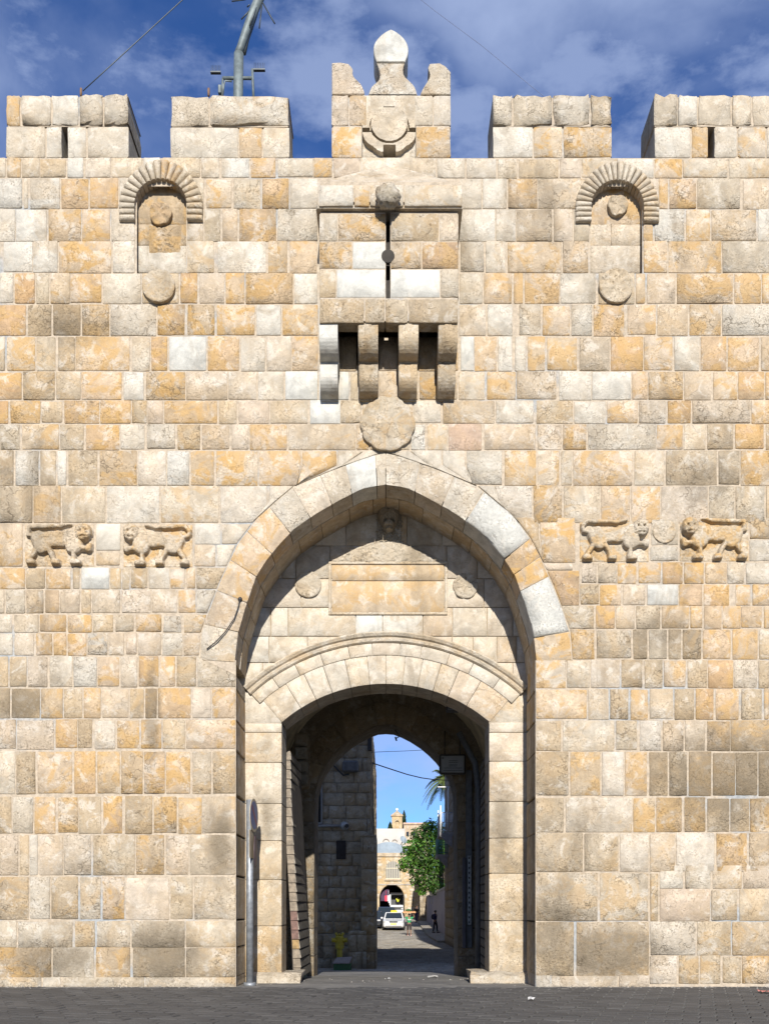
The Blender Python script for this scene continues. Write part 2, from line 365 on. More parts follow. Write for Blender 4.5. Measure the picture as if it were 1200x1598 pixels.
g.add([(x, y, gz(y) - (.02 if y < 0 else 0)) for y in ys for x in xs],
      [(j * len(xs) + i, j * len(xs) + i + 1, (j + 1) * len(xs) + i + 1, (j + 1) * len(xs) + i) for j in range(len(ys) - 1) for i in range(len(xs) - 1)])
ground = g.build('ground', M_GROUND, kind='structure')
M_PAVER, nt, nd, lk, bsdf = new_mat('grey_paver')
geo = nd.new('ShaderNodeNewGeometry'); col = nd.new('ShaderNodeAttribute'); col.attribute_name = 'Col'
c = nmix(nt, 1.0, col.outputs['Color'], nramp(nt, nnoise(nt, geo.outputs['Position'], 1.1, 7, .65), .3, .7, .8, 1.2), 'MULTIPLY')
c = nmix(nt, nramp(nt, nnoise(nt, geo.outputs['Position'], 9, 8, .72), .60, .72, 0, .22), c, (.15, .145, .13))
c = nmix(nt, nramp(nt, nnoise(nt, geo.outputs['Position'], .55, 6, .7, 1.0), .55, .7, 0, .55), c, (.035, .034, .033))
lk.new(c, bsdf.inputs['Base Color']); bsdf.inputs['Roughness'].default_value = .8
bp = nd.new('ShaderNodeBump'); bp.inputs['Strength'].default_value = .4; bp.inputs['Distance'].default_value = .01
lk.new(nnoise(nt, geo.outputs['Position'], 60, 4, .6), bp.inputs['Height']); lk.new(bp.outputs[0], bsdf.inputs['Normal'])
def paver(mb, cx, cy, w, d, ang, zt, r):
    ca, sa = math.cos(ang), math.sin(ang); ch = .009
    tx, ty = r.uniform(-.02, .02), r.uniform(-.02, .02)
    v = r.uniform(.048, .066); mb.cur = ((v * 1.0, v * .95, v * .88), (.4, .2, r.random()))
    pts = []
    for (q, h) in ((0.0, -.006), (ch, 0.0)):
        for sx, sy in ((-1, -1), (1, -1), (1, 1), (-1, 1)):
            x = sx * (w / 2 - q); y = sy * (d / 2 - q)
            pts.append((cx + x * ca - y * sa, cy + x * sa + y * ca, zt + h + tx * x + ty * y))
    low = [(p[0], p[1], zt - .04) for p in pts[:4]]
    mb.add(pts + low, [(4, 5, 6, 7)] + [(i, (i + 1) % 4, 4 + (i + 1) % 4, 4 + i) for i in range(4)] + [(8 + i, 8 + (i + 1) % 4, (i + 1) % 4, i) for i in range(4)])
r = random.Random(3); PW, PD = .34, .20; ang = R(-17); cells = []
ca, sa = math.cos(ang), math.sin(ang)
for j in range(-90, 91):
    for i in range(-52, 53):
        u = (i + (.5 if j % 2 else 0)) * (PW + .024); v = j * (PD + .024)
        x = u * ca - v * sa; y = u * sa + v * ca - 3.0
        if -7.6 < x < 7.6 and -6.6 < y < -0.08: cells.append((x, y))
near = sorted([q for q in cells if abs(q[0]) < (q[1] + 16) * .375 - .15 and q[1] > -5.3], key=lambda q: q[1])[:300]; ns = set(near); mb = MB()
for q in cells:
    if q in ns:
        m1 = MB(); paver(m1, q[0], q[1], PW, PD, ang, r.uniform(-.003, .004), r); m1.build('paver', M_PAVER, ground)
    else: paver(mb, q[0], q[1], PW, PD, ang, r.uniform(-.003, .004), r)
mb.build('paver_field', M_PAVER, ground, kind='stuff')
mb = MB()
for k in range(520):
    x = r.uniform(-7, 7); y = -.02 - abs(r.gauss(0, .16)); s = r.uniform(.006, .022)
    if abs(x) < 2.45: y = r.uniform(.2, 3.5) if r.random() < .35 else 1.12 - abs(r.gauss(0, .1)); x = math.copysign(r.uniform(1.75, 2.3), x) if y < 1.13 else x * .7
    v = r.uniform(.10, .30); mb.cur = ((v, v * .92, v * .8), (.4, .1, r.random())); a = r.uniform(0, 6.28)
    p = [(x + s * math.cos(a + q) * r.uniform(.7, 1.2), y + s * math.sin(a + q) * r.uniform(.7, 1.2), .001) for q in (0, 1.57, 3.14, 4.71)]
    p = [(a_, b_, gz(y) + .001) for a_, b_, _ in p]; mb.add(p + [(x, y, gz(y) + s * .8)], [(0, 1, 4), (1, 2, 4), (2, 3, 4), (3, 0, 4)])
mb.build('grit', M_PAVER, ground, kind='stuff')
# street flagstones beyond the gate
M_FLAG = stone_material('street_flagstone', gain=(1.0, 1.03, 1.07), bump=.6)
mb = MB(); y = 13.75
while y < 100:
    dpt = r.uniform(.28, .5) * (1 + max(0, y - 30) * .012); x = -6.5 + r.uniform(0, .3)
    while x < 7.0:
        w = r.uniform(.35, .75) * (1 + max(0, y - 30) * .012)
        z0, z1 = gz(y), gz(y + dpt); dz = r.uniform(.004, .018); k = r.uniform(.62, 1.08)
        mb.cur = ((.30 * k, .285 * k, .255 * k), (.4, .1, r.random())); e = .018
        a = (x + e, y + e); b = (x + w - e, y + dpt - e)
        top = [(a[0], a[1], z0 + dz), (b[0], a[1], z0 + dz), (b[0], b[1], z1 + dz), (a[0], b[1], z1 + dz)]
        bot = [(x, y, z0 - .01), (x + w, y, z0 - .01), (x + w, y + dpt, z1 - .01), (x, y + dpt, z1 - .01)]
        mb.add(top + bot, [(0, 1, 2, 3)] + [(4 + i, 4 + (i + 1) % 4, (i + 1) % 4, i) for i in range(4)])
        x += w
    y += dpt
mb.build('street_flagstones', M_FLAG, ground, kind='stuff')
# ------------------------------------------------------------------ the wall: courses read off the photograph
LEFT = """246 276:-2 10c 34bo 63c 104t 132w 174cp 223b 252w 314b 345c 390w 431po 489cg 520bo 562p 640cb
278 325:-2 36wr 46c 95wr 140or 186o 213c 292x 320b 363co 408br 452or 497c
326 376:-2 25c 75w 128orb 173po 212c 292x 318bp 346gr 372pt 433or 497cr
376 425:-2 5c 52w 92w 175oc 212c 292x 335bw 339b 417wc 450bo 497oc
426 473:-2 22c 56O 78g 110bo 160o 221cg 281b 310O 352pc 383oc 459otr 497w
475 523:-2 43O 82tr 128dr 172tro 245cr 290Otr 338tro 399oc 440w 497to
525 578:-2 10gd 57bo 88b 118dt 205ob 235cg 263O 323W 374Ot 415c 455cp 497po 527b 558t 590bt 622pb 653bt 684b 716bo
580 623:-2 35O 87tdr 127t 191op 227w 290tor 356pg 402cp 444c 497W 545W 560b 590bg 621pb 653b 683bor 714bt
625 660:-2 15O 65tor 100b 156Otr 205o 230tr 256p 340ot 371t 421p 482cbg 531W 565br 645b
662 701:-2 34gr 93bo 133gtr 187Ot 227c 276cr 314tr 360ptr 389pc 449po 556bp 576cor 640b
703 757:-2 23dgr 62wr 89t 106w 154tr 215tor 261cp 297wr 336to 404co 471pco 526co 566c 602c
758 815:-2 52tr 96oc 166bc 250wc 343bc 419wcp 470c 520b 560c
817 883:-2 37pbo 149x 190x 303x
817 858:149 190cgW
860 883:149 190tp
817 848:303 345wc 410c 450c
850 883:303 338pb 372c 420b
886 918:-2 40op 72tg 113op 126gd 172W 190gt 204bd 231tr 266w 290wo 306oc 355tr
920 956:-2 8c 41cgr 70tpr 93op 126pg 143t 189cp 237pcr 278pc 306po 340wcr
959 986:-2 21c 62c 106op 144opb 178tg 212cgr 254pobr 286cwr 330torb
988 1022:-2 22c 56cp 83po 105op 136op 169wdr 195pc 215p 253pc 286cr 330pbr
1024 1071:-2 14t 43tg 77pcr 114c 152wcgr 187po 216cp 249Od 275pco 307tr 368cgr
1074 1120:-2 17dg 64Dd 99to 130t 159ob 202pcb 226t 246dO 299Ot 330pc 368po
1123 1168:-2 26pdr 86pcr 121Ot 146dtr 182wpc 219tO 253Ob 290tg 368po
1172 1238:-2 25cb 58tdr 115ow 151Oto 188to 224tor 259opr 299opt 331tcr 368tdr
1243 1300:-2 19tr 53cgr 89otp 122tor 159tg 194Od 239tdr 278tor 315to 368tpc
1303 1365:-2 30pcr 46t 61c 99ptc 144cpr 212gtr 258tor 296ptr 368tcd
1368 1434:-2 46tdr 80cgr 124tdr 159ctr 196por 265pc 302gtr 368tcr
1437 1478:-2 27gc 116cgr 150grd 205cbr 290gcr 368tcg
1478 1525:-2 82dtor 149gwr 206tdor 290gdr 368tcgr
1525 1541:-2 66ctr 98c 226gcr 368cbr"""
RIGHT = """247 277:562 638px 681c 727c 776wc 807cb 872bt 907pc 962bc 1021wc 1065oc 1136cb 1202bc
278 325:716 752c 791wc 839orb 914brp 921b 1003x 1027pc 1043oc 1087Ocr 1156gcr 1202pc
326 376:716 774wc 805c 862brp 894pc 920g 1003x 1020oc 1069wr 1108bo 1182bpr 1202wc
376 425:716 757cr 790c 877ocb 919pbr 1003x 1042oc 1126borp 1202gcr
426 473:716 754cg 800oc 817po 874pobr 931wg 990b 1008bo 1054pg 1144ocr 1188poc 1202bo
475 523:716 759cp 801wc 807c 844cgr 890poc 925wcgr 976opr 1024pob 1074tp 1126bor 1202wgcr
525 578:718 740W 776ob 801wc 822cw 852bo 901tbo 952gpr 1004Oo 1051pwo 1092wgc 1134Ot 1186ocO 1202to
580 623:714 758cb 806bo 869tpr 923wc 985w 1011op 1066tor 1111ptc 1151obc 1193Oo 1202o
625 660:645 690c 773bpr 834cw 896tbr 946wc 996poc 1040crp 1079Oor 1171pgcr 1202oc
662 701:640 665wr 699cb 754Rpp 837pb 877pcr 916por 1024wgcr 1066poc 1102bc 1145trd 1194OoO 1202dg
703 757:602 640cr 690c 726c 786wgr 837bo 874cbo 894bc 988poc 1037cb 1119gdtr 1154gdr 1202tor
758 815:660 700c 772cr 831wpr 878tOdr 936cb 984poc 1031poc 1105pwr 1147gcr 1194gbcr 1202t
807 877:800 841d 899opb 903x
879 889:840 895pc
811 850:1014 1016x 1059x
852 875:1014 1059wgr
807 840:1168 1202gdr
842 875:1168 1202wgr
877 910:905 931pwr 963gpcr 994poc 1032poc 1066Oo 1099opb 1134ogt 1161wcg 1202wgc
891 944:850 905Opr
912 944:905 936bgr 971opt 1009pg 1059W 1096Oop 1139Oo 1146c 1172poc 1202pob
945 980:870 928gtbr 960Oo 991ptb 1031tbr 1076opb 1096ob 1126Obt 1156opg 1191obp 1202bo
982 1028:880 929otbr 986tbcr 1011dtr 1041gc 1064gtd 1095dDr 1141Ooc 1183opb 1202tb
1030 1073:836 884cow 921cgb 968pwc 1004tdr 1034tbr 1071pob 1103dtb 1144Oo 1181cwpr 1202tr
1075 1122:836 916obpt 951cpb 981dtrg 1013otb 1051bpc 1084dgtr 1114Oo 1155Oopc 1189gtr 1202to
1124 1171:836 877tdg 959cwtb 996gtrb 1033wpr 1067pbr 1101pcb 1139optr 1202dtob
1173 1241:836 888dgtr 937todb 974wcp 1011opb 1043dtr 1073dtgr 1111odtb 1147tOd 1182dtr 1202dDr
1245 1298:836 881tdgr 987cwtp 1023tob 1065odtr 1101dtor 1139dtgr 1169gdtr 1202dtor
1300 1360:836 910gtdr 966tgbr 1013cwp 1054pctb 1116wcp 1167Otdr 1202tdpr
1362 1437:836 933gcdr 1014gctr 1028tbr
1350 1386:1028 1067wg 1111gwcr 1158ctp 1202pcr
1387 1437:1028 1109cRg 1152cgtr 1202bct
1438 1522:836 898gdtr 1013gpdtr
1438 1490:1013 1086wgpr 1141tgr 1202tpgr
1491 1535:1013 1057pwcr 1091gtcr 1125tgr 1156tgr 1202tor
1522 1542:836 859cwr 964cpr 1013pwr"""
def interp(tab, y):
    if y <= tab[0][0]: return tab[0][1]
    for (a, va), (b, vb) in zip(tab, tab[1:]):
        if y <= b: return va + (vb - va) * (y - a) / (b - a)
    return tab[-1][1]
ARCH_IN = [(757, 0), (760, 20), (763, 35), (768, 46), (780, 69), (800, 104), (828, 144), (850, 165), (872, 183), (900, 201), (940, 215), (987, 229), (1033, 234), (1541, 234)]
ARCH_OUT = [(706, 0), (711, 22), (720, 48), (740, 100), (760, 145), (807, 200), (848, 231), (908, 258), (953, 276), (987, 287), (1030, 290)]
AX = 602.0
def clip_off(py):
    if py < 706: return -1
    return interp(ARCH_OUT, py) if py <= 1030 else 234
def parse(txt):
    out = []
    for ln in txt.strip().splitlines():
        h, b = ln.split(':'); y0, y1 = map(float, h.split()); tk = b.split(); x = float(tk[0])
        for t in tk[1:]:
            i = 0
            while i < len(t) and (t[i].isdigit() or t[i] == '-'): i += 1
            x1 = float(t[:i]); code = t[i:]
            if code and 'x' not in code: out.append((x, x1, y0, y1, code))
            x = x1
    return out
wall = thing('city_wall', 'tall battlemented wall of cream and ochre limestone blocks around a pointed arch', 'wall', (0, 0, 0), world=True)
stones = []
GAP = 0.9
for side, txt in ((-1, LEFT), (1, RIGHT)):
    for (x0, x1, y0, y1, code) in parse(txt):
        jg = random.Random(int(x0 * 31 + y0)); k_ = 1.0 if jg.random() < .7 else 2.4
        top, bot = y0 - 1.0 + GAP + jg.uniform(-.4, .9) * k_, y1 + 1.5 - GAP - jg.uniform(-.4, .8) * k_
        a, b = x0 + GAP + jg.uniform(-.4, .9) * k_, x1 - GAP - jg.uniform(-.4, .9) * k_
        if x1 == 368: b = x1 - .3
        if x0 == 836: a = x0 + .3
        touch = y1 > 706
        def L(v, a=a, top=top, bot=bot, side=side, touch=touch):
            py = bot + (top - bot) * v
            return max(a, AX + clip_off(py) + (1.5 if py < 1030 else 0)) if (touch and side > 0 and clip_off(py) >= 0) else a
        def Rr(v, b=b, top=top, bot=bot, side=side, touch=touch):
            py = bot + (top - bot) * v
            return min(b, AX - clip_off(py) - (1.5 if py < 1030 else 0)) if (touch and side < 0 and clip_off(py) >= 0) else b
        wmax = max(Rr(v) - L(v) for v in (0, .25, .5, .75, 1))
        if wmax < 5: continue
        jamb = y0 > 1020 and ((side < 0 and x1 == 368) or (side > 0 and x0 == 836))
        stones.append((wmax * (bot - top), L, Rr, top, bot, code, jamb))
stones.sort(key=lambda t: -t[0])
infill = MB()
def put_stone(mb, L, Rr, top, bot, code, depth):
    colr, par = code_col(code); mb.cur = (colr, par)
    W = max(.03, max(Rr(v) - L(v) for v in (0, .5, 1)) / 100); H = (bot - top) / 100
    def f(u, v):
        l, rr = L(v), Rr(v)
        if rr < l: rr = l = (l if L(0) != L(1) else rr)
        return P(l + (rr - l) * u, bot + (top - bot) * v)
    mb.slab(f, (0, -1, 0), depth, W, H, rough=par[0], edge=.010 if par[0] < .2 else .013)
for k, (ar, L, Rr, top, bot, code, jamb) in enumerate(stones):
    mb = MB() if k < 300 else infill
    put_stone(mb, L, Rr, top, bot, code, 1.12 if jamb else .22)
    if k < 300: mb.build('stone', M_STONE, wall)
# courses that run on beyond the picture
codes = ['c', 'b', 'p', 'to', 'oc', 'cgr', 'tr', 'w', 'por', 'Ot', 'gtr', 'cp']
for txt, sgn in ((LEFT, -1), (RIGHT, 1)):
    rows = []
    for ln in txt.strip().splitlines():
        y0, y1 = map(float, ln.split(':')[0].split())
        if not rows or y0 >= rows[-1][1] - 2: rows.append((y0, y1))
    for (y0, y1) in rows:
        x = 0.0
        while x < 420:
            w = rng.uniform(28, 58); a = (-2 - x - w) if sgn < 0 else (1202 + x)
            put_stone(infill, lambda v, a=a: a + GAP, lambda v, a=a, w=w: a + w - GAP, y0 - 1 + GAP, y1 + 1.5 - GAP, rng.choice(codes), .22)
            x += w
infill.build('stone_infill', M_STONE, wall, kind='stuff')
# mortar bed: rows of a sheet just behind the faces, open at the arch and the two niches
mb = MB(); py = 246.0
while py < 1541:
    p2 = min(1541, py + 4); c = (py + p2) / 2; iv = [(-420.0, 1620.0)]
    def cut(a, b):
        global iv
        out = []
        for (l, q) in iv:
            if b <= l or a >= q: out.append((l, q)); continue
            if a > l: out.append((l, a))
            if b < q: out.append((b, q))
        iv = out
    if c > 730:
        o = (interp(ARCH_IN, c) + (18 if c < 1030 else -0.5)) if c > 757 else 20
        cut(AX - o, AX + o)
    if 290 < c < 426: cut(214, 291); cut(921, 1002)
    if 503 < c < 570: cut(528, 683)
    for (l, q) in iv:
        a, b = P(l, p2), P(q, py); mb.add([(a.x, .012, a.z), (b.x, .012, a.z), (b.x, .012, b.z), (a.x, .012, b.z)], [(0, 1, 2, 3)])
    py = p2
ztop = P(0, 247).z
for (a, b) in ((-420, 1620),):
    A, B = P(a, 0), P(b, 0); mb.add([(A.x, .006, ztop - .02), (B.x, .006, ztop - .02), (B.x, 2.0, ztop - .02), (A.x, 2.0, ztop - .02)], [(0, 1, 2, 3)])
mb.build('mortar_bed', M_MORTAR, wall)
mb = MB(); mb.cur = ((.3, .27, .2), (.6, .3, .3))
for bx in ((-10.2, -2.46, .24, 2.0, -.3, ztop - .04), (2.46, 10.2, .24, 2.0, -.3, ztop - .04), (-2.46, 2.46, .62, 2.0, 8.42, ztop - .04)): mb.box(*bx)
mb.build('rubble_core', M_STONE, wall)
# big pointed arch: voussoirs, front ring and the ring behind it
def polyline(tab, sgn):
    return [Vector((AX + sgn * o, py)) for py, o in tab]
def resample(pts, t):
    d = [0]
    for a, b in zip(pts, pts[1:]): d.append(d[-1] + (b - a).length)
    s = t * d[-1]
    for i in range(len(pts) - 1):
        if s <= d[i + 1]: return pts[i].lerp(pts[i + 1], (s - d[i]) / max(1e-6, d[i + 1] - d[i]))
    return pts[-1]
INN = {s: polyline([q for q in ARCH_IN if q[0] <= 1033], s) for s in (-1, 1)}
OUT = {s: polyline(ARCH_OUT, s) for s in (-1, 1)}
VOUS = {-1: ([0, .035, .14, .23, .33, .43, .54, .65, .76, .88, 1], ['c', 'W', 'cg', 'cp', 'wgr', 'po', 'op', 'poc', 'ptr', 'cbr']),
        1: ([0, .12, .24, .35, .57, .64, .71, .905, 1.0], ['cr', 'cpr', 'cr', 'WWr', 'Otd', 'Otc', 'WWr', 'tcO'])}
for sg in (-1, 1):
    ts, cs = VOUS[sg]
    for t0, t1, cd in zip(ts, ts[1:], cs):
        mb = MB(); mb.cur = code_col(cd); q0, q1 = t0 + .0011, t1 - .0011
        if sg > 0: fn = lambda u, v, q0=q0, q1=q1: P(*(resample(INN[1], q0 + (q1 - q0) * u).lerp(resample(OUT[1], q0 + (q1 - q0) * u), .02 + .97 * v)))
        else: fn = lambda u, v, q0=q0, q1=q1: P(*(resample(INN[-1], q1 + (q0 - q1) * u).lerp(resample(OUT[-1], q1 + (q0 - q1) * u), .02 + .97 * v)))
        wd = (t1 - t0) * 4.4; nseg = max(4, int(wd / .14)); e = .02 / wd
        us = [0, e] + [i / nseg for i in range(1, nseg)] + [1 - e, 1]
        rough_white = cd == 'WWr'
        if rough_white: mb.cur = (mb.cur[0], (.55, .0, mb.cur[1][2]))
        mb.slab(fn, (0, -1, 0), .5, wd, .5, rough=mb.cur[1][0], us=us, edge=.012, corner=.12, jit=1.9 if rough_white else .8, prot=.03 if rough_white else .004)
        mb.build('voussoir', M_STONE, wall)
    tt = [0] + [min(1, .06 + i * .118 + rng.uniform(-.02, .02)) for i in range(8)] + [1]
    for t0, t1 in zip(tt, tt[1:]):
        mb = MB(); mb.cur = code_col(rng.choice(['t', 'tb', 'tg', 'gb', 'bt'])); q0, q1 = t0 + .0008, t1 - .0008; off = rng.uniform(-.004, .012)
        def fn(u, v, q0=q0, q1=q1, off=off):
            t = q0 + (q1 - q0) * u if sg > 0 else q1 + (q0 - q1) * u
            a = resample(INN[sg], t); b = resample(OUT[sg], t); p = P(*a.lerp(b, off + v * .9)); return Vector((p.x, .505, p.z))
        wd = (t1 - t0) * 4.4; nseg = max(3, int(wd / .14))
        mb.slab(fn, (0, -1, 0), .64, wd, .45, rough=.3, us=[i / nseg for i in range(nseg + 1)], edge=.010, corner=.1)
        mb.build('voussoir', M_STONE, wall)
# thin cable nailed across the left springing of the arch
mb = MB(); mb.tube([P(375, 934, -.05), P(372, 948, -.05), P(366, 965, -.05), P(352, 986, -.05), P(338, 1001, -.05), P(323, 1013, -.04)], .009, 6); mb.ball(P(375, 935, -.03), .035, 8, 6)
M_BLACK = plain('black_rubber', (.02, .02, .02), .6, .2)
tag(mb.build('cable', M_BLACK), 'short black cable hanging slack from a nail left of the pointed arch', 'cable')
# ------------------------------------------------------------------ merlons
def merlon(rows, slit=None, label=None):
    e = sub('merlon', wall, label); mc = MB()
    for (y0, y1, spec) in rows:
        tk = spec.split(); xs = [float(tk[0])] + [float(''.join(ch for ch in t if ch.isdigit() or ch == '-')) for t in tk[1:]]; seg = [(xs[0], xs[-1])]
        for (a, b, t) in zip(xs, xs[1:], tk[1:]):
            if t.endswith('x'): seg = [(xs[0], a), (b, xs[-1])]
        for (a, b) in seg: A, B = P(a + 2.5, y1 + .6), P(b - 2.5, y0 + 2.6); mc.box(A.x, B.x, .014, .8, A.z, B.z)
    mc.build('mortar', M_MORTAR, e)
    for (y0, y1, spec) in rows:
        tk = spec.split(); x = float(tk[0])
        for t in tk[1:]:
            i = 0
            while i < len(t) and (t[i].isdigit() or t[i] == '-'): i += 1
            x1 = float(t[:i]); code = t[i:]
            if code != 'x':
                mb = MB(); mb.cur = code_col(code); a, b = x + 1, x1 - 1
                f = lambda u, v, a=a, b=b: P(a + (b - a) * u, y1 - .5 + (y0 + .7 - y1 + .5) * v)
                us = None
                if y0 < 160: us = [0, .04, .25, .5, .75, .96, 1]
                mb.slab(f, (0, -1, 0), .82, (b - a) / 100, (y1 - y0) / 100, rough=mb.cur[1][0], edge=.022, us=us, jit=2.6 if y0 < 160 else 1.2)
                mb.build('stone', M_STONE, e)
            x = x1
    if slit:
        mb = MB(); mb.cur = ((.2, .18, .14), (.6, .2, .1)); a, b = P(slit[0] - 12, slit[3]), P(slit[1] + 12, slit[2]); mb.box(a.x, b.x, .70, .80, a.z, b.z)
        mb.build('slit_back', M_STONE, e)  # block added behind the slit so that it shows dark
    return e
merlon([(148, 196, '10 33bo 81cg 124wc 162cgr 202cgr'), (197, 246, '9 72c 98wc 105x 136wc 202wcg')], (98, 105, 190, 246))
merlon([(150, 197, '266 327cgr 452wgbr'), (198, 246, '265 373wcg 410bO 453cb')])
merlon([(149, 196, '768 800cgr 862gcr 920wgcr 955gcr'), (197, 246, '768 832wc 878bco 955bOcr')])
merlon([(148, 196, '1019 1057bcr 1088wc 1141cg 1173cb 1215cg 1270c'), (197, 246, '1020 1078wc 1105bO 1113x 1150cw 1195wco 1270c')], (1105, 1113, 190, 246))
merlon([(148, 196, '-242 -200c -150b -95cg -42c'), (197, 246, '-242 -180c -120w -42cb')])
merlon([(148, 196, '1450 1500c 1560b 1640cg'), (197, 246, '1450 1520c 1580w 1640cb')])
# centre merlon with horns, neck and onion cap
cen = sub('merlon', wall, 'pale stone centre merlon with two horns, curved neck and a white onion shaped cap')
def pr(name, pts, code, y0=-.005, y1=.5, inset=.015, par=None):
    mb = MB(); mb.cur = code_col(code); mb.prism([(P(a, b).x, P(a, b).z) for a, b in pts], y0, y1, inset); return mb.build(name, M_STONE, par or cen)
for (y0, y1, spec) in ((148.5, 196, '517 545pcr 573pbr 575x'), (148.5, 196, '646 676wcg 704wcp'), (197, 246, '517 565poc'), (197, 246, '649 704gpor')):
    tk = spec.split(); x = float(tk[0])
    for t in tk[1:]:
        n = 3; x1 = float(t[:n])
        if t[n:] != 'x':
            mb = MB(); mb.cur = code_col(t[n:]); mb.slab(lambda u, v, a=x + .7, b=x1 - .7: P(a + (b - a) * u, y1 - .5 + (y0 + .9 - y1) * v), (0, -1, 0), .6, (x1 - x) / 100, .48, rough=mb.cur[1][0], edge=.02); mb.build('stone', M_STONE, cen)
        x = x1
mb = MB()
for a, b in ((520, 565), (649, 701)): A, B = P(a, 246), P(b, 151); mb.box(A.x, B.x, .014, .5, A.z, B.z)
mb.build('mortar', M_MORTAR, cen)
def smooth_outline(pts, n=3):
    """Catmull-Rom through the points, open ends kept"""
    out = []
    for i in range(len(pts) - 1):
        p0, p1, p2, p3 = (Vector(pts[max(0, i - 1)]), Vector(pts[i]), Vector(pts[i + 1]), Vector(pts[min(len(pts) - 1, i + 2)]))
        for k in range(n):
            t = k / n; out.append(.5 * ((2 * p1) + (p2 - p0) * t + (2 * p0 - 5 * p1 + 4 * p2 - p3) * t * t + (3 * p1 - p0 - 3 * p2 + p3) * t ** 3))
    return out + [Vector(pts[-1])]
pr('horn', [(518, 147.5), (518, 98), (530, 97), (543, 99)] + [tuple(v) for v in smooth_outline([(543, 99), (550, 107), (550, 116), (556, 124), (564, 133), (568, 142), (569, 147.5)])][1:], 'pcr')
pr('horn', [tuple(v) for v in smooth_outline([(656, 147.5), (660, 139), (668, 126), (671, 115), (668, 106), (671, 99)])] + [(686, 98), (695, 103), (703, 112), (703, 147.5)], 'cgr')
pr('neck', [tuple(v) for v in smooth_outline([(575, 147.5), (580, 135), (590, 126), (593, 117), (591, 107), (587, 98)])] + [tuple(v) for v in smooth_outline([(632, 98), (629, 108), (631, 118), (639, 126), (647, 135), (651, 147.5)])], 'wcr', 0, .5)
pr('onion_cap', [tuple(v) for v in smooth_outline([(588, 97), (583.5, 84), (584, 70), (592, 58), (602, 50), (610, 46)])] + [tuple(v) for v in smooth_outline([(610, 46), (618, 50), (629, 59), (636, 71), (636.5, 84), (632, 97)])][1:], 'W', -.01, .45, .012)
# emblem block: ring, boss and four sockets carved in one block
mb = MB(); mb.cur = code_col('cg')
def emblem(x, z):
    p = Vector(((x - CX) * 100 + 605, 1420 - (z - CZ) * 100)); dx, dy = p.x - 607.5, p.y - 199
    rr = math.hypot(dx, dy); a = math.atan2(dy, dx)
    for (bx, by, hw, hh) in ((607, 170.5, 8.5, 4), (573, 206, 6.3, 6.5), (643, 206, 6.3, 6.5), (607.5, 243, 9.3, 10)):
        if abs(p.x - bx) < hw and abs(p.y - by) < hh: return -.55
    if abs(p.x - 607.5) < 9.3 - (p.y - 252) * .9 and 252 < p.y < 257: return -.3
    h = 0.0
    if rr < 28.5: h = .10
    elif rr < 31: h = -.06
    elif rr < 44 + (2.2 * abs(math.cos(a * 5)) if dy > 0 else 0) and (dy > 2): h = .09
    elif rr < 50 and dy > 2: h = -.005
    return h + .006 * mnoise.noise(Vector((x * 12, z * 12, 3)))
A, B = P(566, 257), P(648, 149); mb.relief(A.x, B.x, A.z, B.z, 110, 140, 0.0, emblem, False)
mb.box(A.x, B.x, .58, .75, P(0, 246).z, B.z - .01); mb.build('emblem_block', M_STONE, cen)
